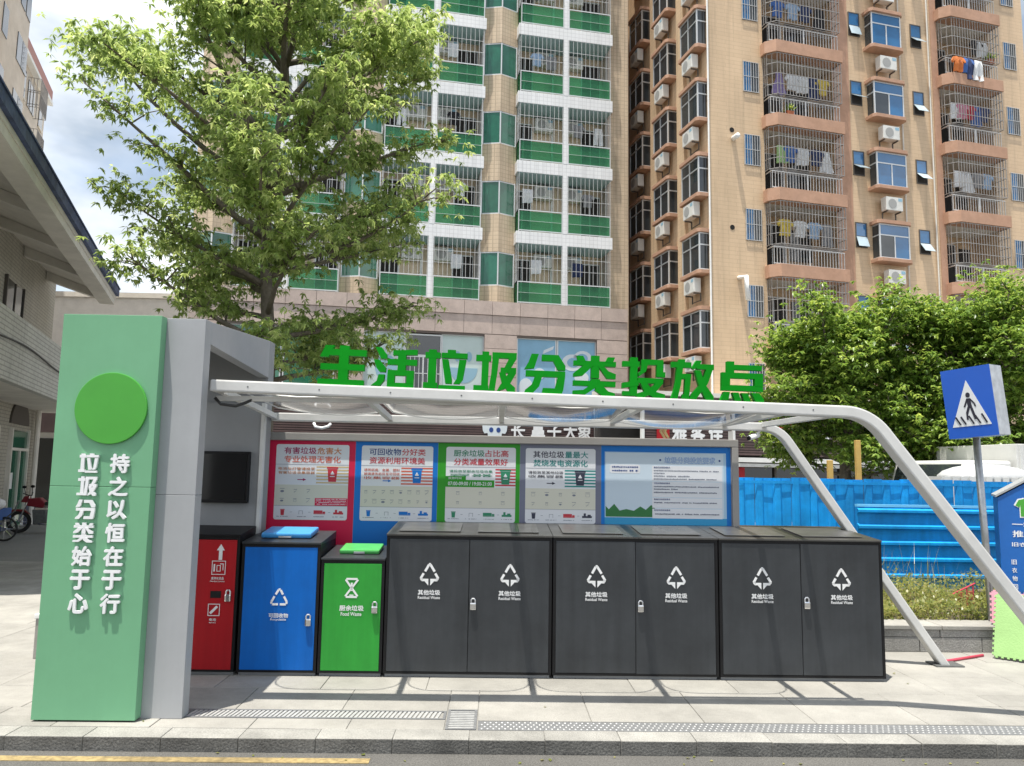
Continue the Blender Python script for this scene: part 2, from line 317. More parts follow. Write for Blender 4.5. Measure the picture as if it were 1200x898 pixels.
slabs(-9, -.30, 5.51, 6.02, .75); slabs(-.09, 9, 5.318, 5.74, .75); slabs(-.30, -.09, 5.545, 5.74, .21); slabs(-.30, -.09, 5.74, 6.02, .21)
slabs(-.09, 9, 5.74, 6.02, .75, 0)
yy = 6.02
for k, (dy, lw) in enumerate([(.52, .8), (.52, .8), (.6, .9), (.6, .9)]):
    slabs(-9.2, 9, yy, yy+dy, lw, 0); yy += dy
for k in range(5): slabs(-12.6, -2.2, yy, yy+1.02, 1.3, 0); yy += 1.02
# drains
def grate(name, label, x0, x1, y0, y1, pitch, along='x', slant=0.):
    t = thing(name, label, 'drain', ((x0+x1)/2, (y0+y1)/2, 0)); W, D = (x1-x0)/2, (y1-y0)/2
    box(-W, W, -D, D, -.05, -.022).build('channel', 'pit', t)
    f = MB(); e = .018; f.box(-W, W, -D, -D+e, -.05, .001); f.box(-W, W, D-e, D, -.05, .001); f.box(-W, -W+e, -D+e, D-e, -.05, .001); f.box(W-e, W, -D+e, D-e, -.05, .001)
    f.build('frame', 'cast_iron', t)
    b = MB()
    if along == 'x':
        n = int((2*W-2*e)/pitch)
        for i in range(n):
            x = -W+e+(i+.5)*pitch
            b.prism([(x-pitch*.30, -D+e), (x+pitch*.30, -D+e), (x+pitch*.30+slant, D-e), (x-pitch*.30+slant, D-e)], -.018, -.001, 'z')
    else:
        n = int((2*D-2*e)/pitch)
        for i in range(n): y = -D+e+(i+.5)*pitch; b.box(-W+e, W-e, y-pitch*.25, y+pitch*.25, -.018, -.001)
    o = b.build('bars', 'steel_grate', t); return t
mat('steel_grate', (.42, .425, .42), .5, .3, var=.15, vs=20)
grate('drain_grate', 'long slotted drain grate in the paving before the red, blue and green bins', -2.05, -.305, 5.33, 5.505, .030, slant=.02)
grate('drain_cover', 'square slotted drain cover joining the two long drain grates', -.295, -.095, 5.135, 5.54, .036, 'y')
# right-hand channel: plate with rows of holes
t = thing('drain_grate', 'long perforated drain grate along the kerb before the dark grey bins', 'drain', (4.4, 5.2225, 0))
box(-4.485, 4.485, -.0875, .0875, -.05, -.004).build('plate', 'cast_iron', t)
hb = MB()
for i in range(236):
    for j in range(4):
        x = -4.46+i*.0378+(j % 2)*.0189; y = -.06+j*.04
        hb.add([(x+.008*math.cos(a), y+.008*math.sin(a), -.0035) for a in (0, 1.05, 2.09, 3.14, 4.19, 5.24)]+[(x+.0045*math.cos(a), y+.0045*math.sin(a), -.0005) for a in (0, 1.05, 2.09, 3.14, 4.19, 5.24)],
               [(k, (k+1) % 6, 6+(k+1) % 6, 6+k) for k in range(6)]+[(6, 7, 8, 9, 10, 11)])
hb.build('studs', 'steel_grate', t)

# ------------------------------------------------------------------ entrance pillar / portal
PX0, PX1, PX2 = -2.953, -2.290, -2.025
po = thing('portal', 'green and grey sheet metal portal pillar with white slogan letters', 'pillar', (-2.5, 5.2, 0))
def P(b, name, m, bevel=0): return O(name, b.mesh(m, bevel), po, (2.5, -5.2, 0))
P(box(PX0, PX1, 5.2, 5.285, .012, 1.499), 'green_panel', 'green_sheet', .003); P(box(PX0, PX1, 5.2, 5.285, 1.501, 2.66), 'green_panel', 'green_sheet', .003)
P(box(PX0+.04, PX1-.03, 5.215, 5.27, 0, .012), 'plinth', 'black_metal')
P(box(PX0+.02, PX2, 5.287, 5.40, 0, 1.449), 'grey_column', 'grey_sheet', .003); P(box(PX0+.02, PX2, 5.287, 5.40, 1.4505, 2.66), 'grey_column', 'grey_sheet', .003)
P(MB().prism([(5.402, 2.50), (5.402, 2.66), (6.80, 2.76), (6.80, 2.43)], PX2-.09, PX2, 'x'), 'side_beam', 'grey_sheet', .004)
P(MB().prism([(5.402, 2.50), (5.402, 2.66), (6.80, 2.76), (6.80, 2.43)], PX0+.02, PX0+.10, 'x'), 'side_beam', 'grey_sheet', .004)
P(MB().prism([(5.402, 2.60), (5.402, 2.65), (6.80, 2.75), (6.80, 2.70)], PX0+.10, PX2-.09, 'x'), 'roof_sheet', 'grey_sheet')
P(box(PX0+.02, PX2, 6.80, 6.95, 0, 2.76), 'rear_wall', 'grey_sheet_mid', .004)
P(box(PX0+.10, PX2-.03, 6.76, 6.80, .0, 2.2), 'rear_panel', 'grey_sheet_mid', .003)
P(box(PX2-.028, PX2+.004, 6.74, 6.797, .0, 2.2), 'corner_post', 'beam_white', .003)
d = MB(); d.prism([(-2.582+.24*math.cos(a), 2.022+.24*math.sin(a)) for a in [k*math.pi/32 for k in range(64)]], 5.198, 5.180)
P(d, 'disc', 'disc_green', .004)
sc_ = P(box(-2.535, -2.125, 6.705, 6.758, 1.335, 1.775), 'screen', 'black_metal', .008)
MB().box(-2.515, -2.145, 6.702, 6.706, 1.362, 1.752).build('display', 'screen_black', sc_)
# ------------------------------------------------------------------ block lettering drawn as strokes
G = {}
G['生'] = [(58, 292, 48, 262), [(88, 50), (132, 50), (104, 112), (62, 112)], [(85, 70), (292, 70), (292, 103), (85, 103)], [(158, 50), (205, 50), (205, 232), (158, 232)], [(68, 148), (285, 148), (285, 180), (68, 180)], [(58, 230), (285, 230), (285, 262), (58, 262)]]
G['活'] = [(322, 545, 60, 272), [(335, 62), (365, 62), (394, 100), (394, 122), (366, 122)], [(330, 128), (358, 128), (392, 168), (392, 192), (362, 192), (345, 170)], [(358, 205), (388, 205), (386, 238), (366, 265), (322, 265), (350, 240)], [(425, 76), (545, 68), (545, 96), (425, 102)], [(400, 122), (545, 122), (545, 152), (400, 152)], [(450, 98), (490, 98), (490, 182), (450, 182)], [(402, 180), (532, 180), (532, 208), (402, 208)], [(402, 246), (532, 246), (532, 272), (402, 272)], [(402, 206), (438, 206), (438, 248), (402, 248)], [(497, 206), (532, 206), (532, 248), (497, 248)]]
G['垃'] = [(580, 795, 75, 282), [(602, 78), (640, 78), (640, 252), (602, 252)], [(585, 92), (660, 92), (660, 122), (585, 122)], [(580, 248), (650, 248), (650, 276), (580, 276)], [(695, 76), (735, 76), (735, 96), (695, 96)], [(665, 92), (795, 92), (795, 119), (665, 119)], [(668, 125), (700, 125), (722, 228), (722, 250), (690, 250)], [(755, 125), (790, 125), (776, 226), (760, 250), (730, 250), (745, 225)], [(655, 259), (788, 259), (788, 282), (655, 282)]]
G['圾'] = [(830, 1040, 88, 292), [(868, 90), (902, 90), (902, 264), (868, 264)], [(838, 108), (914, 108), (914, 138), (838, 138)], [(830, 262), (905, 262), (905, 287), (830, 287)], [(918, 92), (1040, 92), (1040, 121), (918, 121)], [(920, 110), (953, 110), (946, 200), (936, 288), (905, 288), (916, 200)], [(1003, 119), (1040, 119), (1012, 170), (980, 170)], [(962, 168), (1040, 168), (1040, 195), (962, 195)], [(1004, 193), (1040, 193), (1016, 240), (986, 275), (946, 291), (960, 262)], [(955, 193), (986, 193), (1002, 238), (1038, 268), (1038, 292), (1004, 292), (970, 245)]]
G['分'] = [(-33, 165, 55, 250), [(0, 58), (35, 58), (15, 128), (-33, 134), (-14, 100)], [(50, 60), (130, 60), (165, 112), (165, 134), (130, 134), (105, 90), (50, 90)], [(-25, 139), (165, 139), (165, 168), (-25, 168)], [(130, 165), (165, 165), (158, 230), (150, 250), (55, 250), (60, 222), (118, 222)], [(20, 165), (55, 165), (42, 214), (10, 250), (-30, 250), (-25, 234), (5, 208)]]
G['类'] = [(205, 410, 65, 262), [(290, 65), (330, 65), (330, 176), (290, 176)], [(205, 92), (410, 92), (410, 116), (205, 116)], [(218, 68), (250, 68), (264, 96), (225, 96)], [(370, 70), (405, 70), (395, 96), (358, 96)], [(252, 114), (300, 114), (250, 165), (205, 172), (205, 155)], [(322, 114), (350, 114), (375, 140), (410, 152), (410, 176), (368, 176)], [(205, 190), (410, 190), (410, 215), (205, 215)], [(290, 180), (335, 180), (335, 216), (290, 216)], [(283, 213), (327, 213), (265, 257), (205, 257), (205, 240), (255, 235)], [(315, 213), (350, 213), (375, 238), (408, 246), (408, 262), (350, 262), (312, 236)]]
G['投'] = [(442, 650, 72, 270), [(480, 72), (515, 72), (515, 262), (480, 262)], [(442, 92), (525, 92), (525, 118), (442, 118)], [(442, 200), (522, 184), (522, 210), (442, 226)], [(445, 240), (482, 240), (482, 262), (445, 262)], [(535, 80), (640, 80), (640, 106), (535, 106)], [(535, 100), (566, 100), (556, 140), (522, 166), (517, 148), (533, 135)], [(608, 104), (640, 104), (640, 140), (650, 140), (650, 165), (608, 165)], [(518, 172), (640, 172), (640, 198), (518, 198)], [(604, 196), (640, 196), (602, 244), (540, 270), (512, 270), (512, 250), (560, 234)], [(530, 196), (562, 196), (592, 235), (650, 250), (650, 270), (600, 270), (550, 240)]]
G['放'] = [(678, 885, 85, 280), [(715, 85), (745, 85), (745, 102), (715, 102)], [(680, 98), (776, 98), (776, 125), (680, 125)], [(705, 123), (736, 123), (726, 210), (711, 276), (680, 276), (692, 240), (701, 190)], [(722, 155), (776, 155), (766, 276), (730, 276), (735, 254), (743, 254), (746, 180), (722, 180)], [(800, 88), (826, 88), (815, 112), (790, 132), (778, 126)], [(802, 105), (885, 105), (885, 130), (802, 130)], [(848, 128), (880, 128), (856, 200), (800, 276), (766, 276), (780, 250), (826, 195)], [(792, 135), (820, 135), (840, 198), (885, 260), (885, 280), (850, 280), (815, 215)]]
G['点'] = [(920, 1130, 92, 292), [(950, 92), (985, 92), (985, 150), (950, 150)], [(984, 108), (1120, 108), (1120, 133), (984, 133)], [(925, 148), (1125, 148), (1125, 176), (925, 176)], [(925, 210), (1125, 210), (1125, 238), (925, 238)], [(925, 174), (965, 174), (965, 212), (925, 212)], [(1085, 174), (1125, 174), (1125, 212), (1085, 212)], [(935, 245), (965, 245), (957, 286), (920, 286)], [(976, 247), (1006, 247), (1020, 289), (990, 289)], [(1020, 248), (1050, 248), (1066, 291), (1036, 291)], [(1068, 246), (1106, 246), (1130, 275), (1130, 292), (1092, 292)]]
def block_glyph(ch, wd, ht, depth):
    x0, x1, y0, y1 = G[ch][0]; b = MB()
    for k, pl in enumerate(G[ch][1:]):
        e = k*.0003
        b.prism([((x-x0)/(x1-x0)*wd-wd/2, (y1-y)/(y1-y0)*ht) for x, y in pl], -depth/2-e, depth/2+e)
    return b
for colx, s in ((-2.700, '垃圾分类始于心'), (-2.495, '持之以恒在于行')):
    for i, ch in enumerate(s):
        z = 1.655-i*.1515; wd, ht = .128, .128
        if ch in G: o = O('letter', block_glyph(ch, wd, ht, .014).mesh('letter_white'), po, (colx+2.5, -.013, z-ht/2))
        else: o = text(ch, wd, ht, colx+2.5, -.013, z, 'letter_white', po, 'letter', bold=.028, real=.014)

# ------------------------------------------------------------------ canopy
def beamz(x): return 2.252-(x+2.0)*.0235
def arc_path(x_start, z_start, xk, zk, x_end, z_end, r, n=10):
    """straight, rounded corner at (xk,zk), straight leg to (x_end,z_end)"""
    a = Vector((x_start, z_start)); k = Vector((xk, zk)); e = Vector((x_end, z_end)); d1 = (a-k).normalized(); d2 = (e-k).normalized()
    half = d1.angle(d2)/2; t = r/math.tan(half); p1 = k+d1*t; p2 = k+d2*t; bis = (d1+d2).normalized(); c = k+bis*(r/math.sin(half))
    a1 = math.atan2(p1.y-c.y, p1.x-c.x); a2 = math.atan2(p2.y-c.y, p2.x-c.x)
    while a2-a1 > math.pi: a2 -= 2*math.pi
    while a1-a2 > math.pi: a2 += 2*math.pi
    return [a]+[Vector((c.x+r*math.cos(a1+(a2-a1)*i/n), c.y+r*math.sin(a1+(a2-a1)*i/n))) for i in range(n+1)]+[e]
def sweep(path, th, y0, y1):
    b = MB(); n = len(path); vs = []
    for i, p in enumerate(path):
        d = (path[min(i+1, n-1)]-path[max(i-1, 0)]).normalized(); nn = Vector((-d.y, d.x))*th/2
        if i == n-1: nn = Vector((th/2/abs(d.y), 0)) if abs(d.y) > .3 else nn
        for s, y in ((1, y0), (1, y1), (-1, y1), (-1, y0)): vs.append((p.x+nn.x*s, y, p.y+nn.y*s))
    fs = [(0, 1, 2, 3), tuple(4*(n-1)+k for k in (3, 2, 1, 0))]
    for i in range(n-1):
        for k in range(4): fs.append((4*i+k, 4*(i+1)+k, 4*(i+1)+(k+1) % 4, 4*i+(k+1) % 4))
    return b.add(vs, fs)
ca = thing('canopy', 'white steel canopy with clear roof panes and green sign letters over the bins', 'canopy', (0, 6.2, 0))
def C(b, name, m, bevel=0): return O(name, b.mesh(m, bevel), ca, (0, -6.2, 0))
C(sweep(arc_path(-2.015, 2.212, 2.66, 2.100, 4.28, 0, .36), .082, 5.40, 5.52), 'front_beam', 'beam_white', .012)
C(sweep(arc_path(-2.015, 2.095, 2.56, 2.078, 3.99, 0, .30), .072, 6.90, 7.00), 'rear_beam', 'beam_white', .010)
C(box(4.16, 4.42, 5.36, 5.56, .001, .012), 'foot_plate', 'steel_dark'); C(box(3.88, 4.13, 6.86, 7.04, .001, .012), 'foot_plate', 'steel_dark')
C(box(-2.015, 2.5, 5.53, 5.575, 2.115, 2.150), 'gutter', 'beam_white', .004)
ribs = [-1.98, -.955, .045, 1.04, 2.06, 2.42]
for x in ribs:
    z0 = beamz(x)-.055
    C(MB().prism([(5.53, z0-.03), (5.53, z0+.015), (6.895, 2.118), (6.895, 2.073)], x-.022, x+.022, 'x'), 'rib', 'beam_white', .004)
for i in range(4):   # rounded clear panes that sag a little between the ribs, each with a thin rim
    xa, xb = ribs[i]+.03, ribs[i+1]-.03; ya, yb = 5.66, 6.87; r = .22; wd = xb-xa
    out = []
    for cx, cy, a0 in ((xb-r, ya+r, -90), (xb-.03, yb-.03, 0), (xa+.03, yb-.03, 90), (xa+r, ya+r, 180)):
        rr = r if cy < 6.2 else .03
        out += [(cx+rr*math.cos(rad(a0+k*15)), cy+rr*math.sin(rad(a0+k*15))) for k in range(7)]
    def zt(x, y): return beamz(x)-.03+.02-.06*math.sin(math.pi*(x-xa)/wd)*(1-.3*(y-ya)/(yb-ya))-(y-5.5)*.05
    # densify
    dn = []
    for k in range(len(out)):
        p, q = out[k], out[(k+1) % len(out)]; m_ = max(1, int(math.dist(p, q)/.12))
        dn += [(p[0]+(q[0]-p[0])*j/m_, p[1]+(q[1]-p[1])*j/m_) for j in range(m_)]
    cx, cy = (xa+xb)/2, (ya+yb)/2; b = MB(); n = len(dn); rings = [1, .66, .33]
    vs = [(cx+(x-cx)*s, cy+(y-cy)*s, zt(cx+(x-cx)*s, cy+(y-cy)*s)) for s in rings for x, y in dn]+[(cx, cy, zt(cx, cy))]
    fs = [(a*n+k, a*n+(k+1) % n, (a+1)*n+(k+1) % n, (a+1)*n+k) for a in range(2) for k in range(n)]+[(2*n+k, 2*n+(k+1) % n, 3*n) for k in range(n)]
    pn = C(b.add(vs, [f[::-1] for f in fs]), 'roof_pane', 'clear_roof')
    for f in pn.data.polygons: f.use_smooth = True
    MB().tube([(x, y, zt(x, y)) for x, y in dn], .006, 5, True).build('rim', 'pane_rim', pn)
for x in np.arange(-1.75, 2.3, .5): C(MB().tube([(x, 5.3985, beamz(x)-.042), (x, 5.4005, beamz(x)-.042)], .006, 8), 'bolt', 'steel_dark')
LX = [(373.5, 428), (435, 487), (495.3, 545.5), (553.7, 602.7), (612, 660), (669.5, 719), (726.8, 777), (783.8, 834), (842.3, 893)]
for (a, b_), ch in zip(LX, '生活垃圾分类投放点'):
    xa, xb = -1.26+(a-375)*.006106, -1.26+(b_-375)*.006106
    o = C(block_glyph(ch, xb-xa, .288, .045), 'letter', 'letter_green'); o.location = ((xa+xb)/2, 5.435-6.2, beamz((xa+xb)/2)-.004); o.rotation_euler = (0, .0235, 0)
# cable loop at the portal, CCTV
tag(MB().tube([(-2.0, 5.47, 2.13), (-1.96, 5.48, 2.085), (-1.86, 5.5, 2.075), (-1.80, 5.52, 2.10), (-1.76, 5.54, 2.125)], .011, 8).build('cable', 'vinyl_black', smooth=True), 'black cable loop hanging under the canopy beside the portal pillar', 'cable')
tag(MB().tube([(-1.62, 6.85, 2.04), (-1.60, 6.83, 2.005), (-1.54, 6.82, 1.995), (-1.49, 6.83, 2.01), (-1.47, 6.85, 2.035)], .013, 8).build('cable', 'letter_white', smooth=True), 'white cable loop under the rear canopy beam near the grey wall', 'cable')
cc = thing('security_camera', 'white bullet security camera hanging under the right end of the canopy', 'camera', (2.34, 6.95, 2.005))
MB().tube([(-.07, -.09, -.035), (.05, .02, .0)], .024, 12).build('housing', 'letter_white', cc); MB().tube([(-.078, -.096, -.038), (-.07, -.09, -.035)], .019, 12).build('lens', 'screen_black', cc)
MB().tube([(.03, .0, .0), (.06, .0, .045)], .014, 8).build('bracket', 'letter_white', cc)

# ------------------------------------------------------------------ notice board
nb = thing('notice_board', 'long grey framed notice board with five waste sorting posters behind the bins', 'notice board', (0, 7.1, 0))
def NBp(b, name, m, bevel=0, parent=None):
    return O(name, b.mesh(m, bevel), parent or nb, (0, -7.1, 0) if parent is None else (0, 0, 0))
BX0, BX1 = -2.175, 2.235
NBp(box(BX0+.02, BX1-.02, 7.085, 7.16, .55, 1.93), 'backing', 'frame_grey')
NBp(box(BX0, BX1, 7.055, 7.17, 1.893, 1.962), 'frame', 'frame_grey', .006); NBp(box(BX0, BX0+.05, 7.055, 7.17, .0, 1.891), 'frame', 'frame_grey', .006); NBp(box(BX1-.062, BX1, 7.055, 7.17, 0, 1.891), 'frame', 'frame_grey', .006)
NBp(box(BX0+.052, BX1-.064, 7.058, 7.168, .50, .56), 'frame', 'frame_grey', .004)
NBp(box(2.155, 2.19, 7.07, 7.10, 1.964, 2.04), 'bracket', 'beam_white')
NBp(box(BX0+.01, BX0+.045, 7.07, 7.10, 1.964, 2.04), 'bracket', 'beam_white')
def rrect(x0, x1, z0, z1, r=.02, n=4):
    o = []
    for cx, cz, a0 in ((x1-r, z0+r, -90), (x1-r, z1-r, 0), (x0+r, z1-r, 90), (x0+r, z0+r, 180)):
        o += [(cx+r*math.cos(rad(a0+90*k/n)), cz+r*math.sin(rad(a0+90*k/n))) for k in range(n+1)]
    return o
Y0 = -.0160   # poster face, local to the board
def flat(parent, name, m, polys, lift):
    b = MB()
    for i, pl in enumerate(polys): b.prism(pl, Y0-lift-.0006-i*.00001, Y0-lift)
    o = b.build(name, m, parent)
    if len(polys) > 1: o['kind'] = 'stuff'   # print too small to pick apart
    return o
def R4(x0, x1, z0, z1): return [(x0, z0), (x1, z0), (x1, z1), (x0, z1)]
def dashes(x0, x1, z, h, seed, dens=.72):
    r = random.Random(seed); o = []; x = x0
    while x < x1:
        l = h*r.uniform(.6, 1.1); 
        if r.random() < dens: o.append(R4(x, min(x+l, x1), z-h/2*r.uniform(.6, 1), z+h/2*r.uniform(.5, 1)))
        x += l+h*.25
    return o
def binicon(x, z, s):
    return [[(x-.26*s, z-.5*s), (x+.26*s, z-.5*s), (x+.33*s, z+.36*s), (x-.33*s, z+.36*s)], R4(x-.38*s, x+.38*s, z+.38*s, z+.5*s)]
def sketches(x0, x1, z0, z1, nx, nz, seed):
    r = random.Random(seed); o = []
    for i in range(nx):
        for j in range(nz):
            cx = x0+(i+.5)*(x1-x0)/nx; cz = z0+(j+.42)*(z1-z0)/nz; s = r.uniform(.010, .018); th = .0016
            k = r.random()
            if k < .5: o += [R4(cx-s, cx+s, cz+s*.7, cz+s*.7+th), R4(cx-s, cx+s, cz-s*.7, cz-s*.7+th), R4(cx-s, cx-s+th, cz-s*.7, cz+s*.7), R4(cx+s-th, cx+s, cz-s*.7, cz+s*.7)]
            elif k < .75: o += [[(cx-s, cz-s), (cx-s+th*2, cz-s), (cx+s, cz+s*.8), (cx+s-th*2, cz+s*.8)], R4(cx-s, cx+s*.5, cz-s*.2, cz-s*.2+th)]
            else: o += [[(cx+s*math.cos(a), cz+s*.6*math.sin(a)) for a in [q*math.pi/4 for q in range(8)]]]
            o += [R4(cx-s*1.2, cx+s*1.2, cz+s*1.25, cz+s*1.25+.004)]
    return o
CARDZ0, CARDZ1 = 1.176, 1.856
def poster(x0, x1, cx0, cx1, bgm, ident, t1, t2, stripe, binm, small, rows):
    p = O('poster', box(x0, x1, -.0155, -.0005, .56, 1.891).mesh(bgm), nb); p['label'] = ident
    W = cx1-cx0
    flat(p, 'card', 'p_card', [rrect(cx0, cx1, CARDZ0, CARDZ1)], .0006)
    for z, parts in ((1.800, t1), (1.722, t2)):
        n = sum(len(s) for s, _ in parts); x = cx0+W*.10; cw = W*.80/n
        for s, m in parts:
            text(s, cw*len(s)*.97, .062, x+cw*len(s)/2, Y0-.0022, z, m, p, 'title', bold=.012); x += cw*len(s)
    flat(p, 'rule', 'p_line', [R4(cx0, cx1, 1.672, 1.675), R4(cx0, cx1, 1.300, 1.303)], .0013)
    sx = cx0+W*(.56 if rows != 'green' else .71)
    flat(p, 'stripe', stripe, [R4(sx, cx1, 1.505+k*.0285, 1.505+k*.0285+.013) for k in range(6)], .0013)
    bx = (sx+cx1)/2; flat(p, 'bin_icon', binm, binicon(bx, 1.588, .135), .0020)
    flat(p, 'bin_mark', 'p_card', [[(bx-.018, 1.59), (bx, 1.62), (bx+.018, 1.59), (bx+.01, 1.586), (bx-.01, 1.586)], R4(bx-.022, bx+.022, 1.565, 1.572)], .0028)
    flat(p, 'panel', 'p_beige', [R4(cx0+.001, cx1-.001, 1.303, 1.49)], .0010)
    flat(p, 'drawing', 'p_line', sketches(cx0+.01, cx1-.01 if rows != 'red' else cx0+W*.55, 1.31, 1.48, {'red': 3, 'blue': 8, 'green': 3, 'grey': 5}[rows], 2, rows), .0018)
    z = 1.635
    for s, m in small:
        text(s, W*.50 if rows != 'green' else W*.62, .026, cx0+W*.29 if rows != 'green' else cx0+W*.36, Y0-.0022, z, m, p, 'caption', bold=.008); z -= .036
    ax = cx0+W*.35; flat(p, 'arrow', binm if rows != 'red' else 'p_magenta', [R4(ax-.03, ax+.025, 1.533, 1.541), [(ax+.02, 1.524), (ax+.05, 1.537), (ax+.02, 1.550)]], .0020)
    ic = binicon(cx0+W*.12, 1.243, .055)
    tx = cx0+W*.62; ic2 = [R4(tx-.05, tx+.03, 1.235, 1.262), R4(tx+.032, tx+.055, 1.235, 1.252), R4(tx-.05, tx+.055, 1.228, 1.234)]
    bx2 = cx0+W*.88; ic3 = [R4(bx2-.045, bx2+.045, 1.228, 1.246), R4(bx2-.03, bx2-.01, 1.246, 1.27), R4(bx2+.005, bx2+.035, 1.246, 1.258)]
    flat(p, 'icon', binm, ic+ic3, .0013); flat(p, 'icon', 'p_tred' if rows in ('red', 'grey') else binm, ic2, .0013)
    fx = cx0+W*.37
    flat(p, 'icon', 'p_line', [R4(fx-.018, fx+.018, 1.255, 1.258), R4(fx-.018, fx-.015, 1.225, 1.258), R4(fx+.015, fx+.018, 1.225, 1.258)]+[R4(cx0+W*q-.012, cx0+W*q+.008, 1.243, 1.246) for q in (.24, .49, .76)]+sum((dashes(cx0+W*q-.05, cx0+W*q+.05, 1.205, .007, rows+str(q)) for q in (.12, .37, .62, .88)), []), .0013)
    return p
pr = poster(-2.12, -1.284, -2.003, -1.340, 'p_red', 'red hazardous waste poster', [('有害垃圾', 'p_magenta'), ('危害大', 'p_orange')], [('专业处理无害化', 'p_salmon')], 'p_cream', 'p_tred', [('电池与灯管请投至', 'p_orange'), ('有害垃圾收集容器', 'p_orange')], 'red')
flat(pr, 'note', 'p_red', [R4(-1.635, -1.341, 1.305, 1.372)], .0026); flat(pr, 'note_text', 'p_card', sum((dashes(-1.625, -1.35, z, .007, z, .9) for z in (1.362, 1.347, 1.333, 1.318)), []), .0034)
pb = poster(-1.282, -.530, -1.226, -.574, 'p_blue', 'blue recyclables poster', [('可回收物', 'p_navy'), ('分好类', 'p_tred')], [('资源利用环境美', 'p_tred')], 'p_salmon', 'p_blue', [('请将纸类、金属、塑料', 'p_salmon'), ('玻璃清洗后投至可回收', 'p_salmon'), ('收集容器', 'p_salmon')], 'blue')
pg = poster(-.528, .222, -.454, .184, 'p_green', 'green food waste poster with collection hours', [('厨余垃圾', 'p_tgreen'), ('占比高', 'p_tred')], [('分类减量效果好', 'p_tred')], 'p_tred', 'p_tgreen', [('请投放至厨余垃圾收集', 'p_tgreen'), ('容器', 'p_tgreen')], 'green')
flat(pg, 'time_band', 'p_green', [R4(-.456, -.010, 1.492, 1.556), R4(-.456, -.27, 1.556, 1.59)], .0026)
text('07:00-09:00 / 19:00-21:00', .40, .034, -.232, Y0-.0040, 1.523, 'p_card', pg, 'opening_hours', bold=.014); text('投放时间', .12, .022, -.37, Y0-.0040, 1.572, 'p_card', pg, 'caption', bold=.006)
pe = poster(.224, .968, .275, .918, 'p_grey', 'grey residual waste poster', [('其他垃圾', 'p_bin'), ('量最大', 'p_teal')], [('焚烧发电资源化', 'p_teal')], 'p_teal', 'p_bin', [('请投放至其他垃圾', 'p_dark'), ('收集容器', 'p_dark')], 'grey')
# the wide blue rules poster
p = O('poster', box(.970, 2.168, -.0155, -.0005, .56, 1.891).mesh('p_blue'), nb); p['label'] = 'wide pale blue poster listing the sorting rules'
flat(p, 'card', 'p_sky', [R4(1.003, 2.125, 1.10, 1.835)], .0006)
mat('p_ice', (.55, .66, .76), .4); flat(p, 'card', 'p_ice', [R4(1.012, 2.10, 1.24, 1.828)], .0012)
flat(p, 'water', 'p_aqua', [R4(1.003, 2.125, 1.10, 1.238)], .0013)
flat(p, 'hill', 'p_hill', [[(1.012, 1.245), (1.48, 1.245), (1.48, 1.31), (1.43, 1.355), (1.38, 1.31), (1.33, 1.34), (1.27, 1.30), (1.20, 1.315), (1.14, 1.30), (1.09, 1.36), (1.04, 1.31), (1.012, 1.34)]], .0019)
flat(p, 'text_panel', 'p_card', [R4(1.44, 2.085, 1.575, 1.712), R4(1.44, 2.085, 1.427, 1.568), R4(1.44, 2.085, 1.33, 1.42), R4(1.44, 2.085, 1.235, 1.322)], .0019)
text('垃圾分类投放要求', .47, .060, 1.79, Y0-.0030, 1.765, 'p_blue', p, 'title', bold=.03); text('垃圾分类投放要求', .463, .053, 1.79, Y0-.0042, 1.765, 'p_ice', p, 'title_fill')
flat(p, 'bullet', 'p_navy', [[(x+.010*math.cos(a), 1.765+.010*math.sin(a)) for a in [q*math.pi/5 for q in range(10)]] for x in (1.515, 2.065)], .0019)
flat(p, 'bubble', 'p_card', [rrect(1.05, 1.33, 1.64, 1.72)], .0019); flat(p, 'bubble_text', 'p_navy', dashes(1.07, 1.31, 1.697, .016, 1, .95)+dashes(1.07, 1.31, 1.664, .016, 2, .95), .0027)
for z, s in ((1.698, '厨余垃圾投放要求'), (1.553, '可回收物投放要求'), (1.407, '有害垃圾投放要求'), (1.309, '其他垃圾投放要求')): text(s, .15, .016, 1.53, Y0-.0034, z, 'p_navy', p, 'heading', bold=.008)
flat(p, 'body_text', 'p_line', sum((dashes(1.455, 1.455+l, z, .012, z, .93) for z, l in ((1.668, .60), (1.645, .10), (1.619, .33), (1.593, .58), (1.523, .60), (1.500, .22), (1.470, .58), (1.378, .58), (1.275, .60))), []), .0027)

# ------------------------------------------------------------------ waste bins
BY = 6.35
def sym_residual(s=1.):
    b = MB(); y = (-.0015, 0)
    for p, q in (((.27, .58), (.47, .93)), ((.46, .945), (.56, .945)), ((.54, .93), (.77, .57)), ((.20, .48), (.05, .22)), ((.80, .48), (.96, .22)), ((.10, .14), (.45, .14)), ((.55, .14), (.92, .14)), ((.055, .24), (.13, .13)), ((.945, .24), (.87, .13))): b.stroke(((p[0]-.5)*s, p[1]*s), ((q[0]-.5)*s, q[1]*s), .125*s, *y)
    b.prism([(-.26*s, .09*s), (-.05*s, .09*s), (-.05*s, -.14*s)], *y); b.prism([(.26*s, .09*s), (.05*s, .09*s), (.05*s, -.14*s)], *y)
    return b
def sym_recycle(s):
    b = MB()
    for p, q in (((.30, .60), (.46, .86)), ((.45, .87), (.56, .87)), ((.57, .84), (.70, .60)), ((.76, .50), (.93, .20)), ((.93, .20), (.90, .10)), ((.88, .07), (.55, .07)), ((.45, .07), (.12, .07)), ((.10, .10), (.07, .20)), ((.08, .20), (.24, .50))): b.stroke(((p[0]-.5)*s, p[1]*s), ((q[0]-.5)*s, q[1]*s), .115*s, -.0015, 0)
    return b
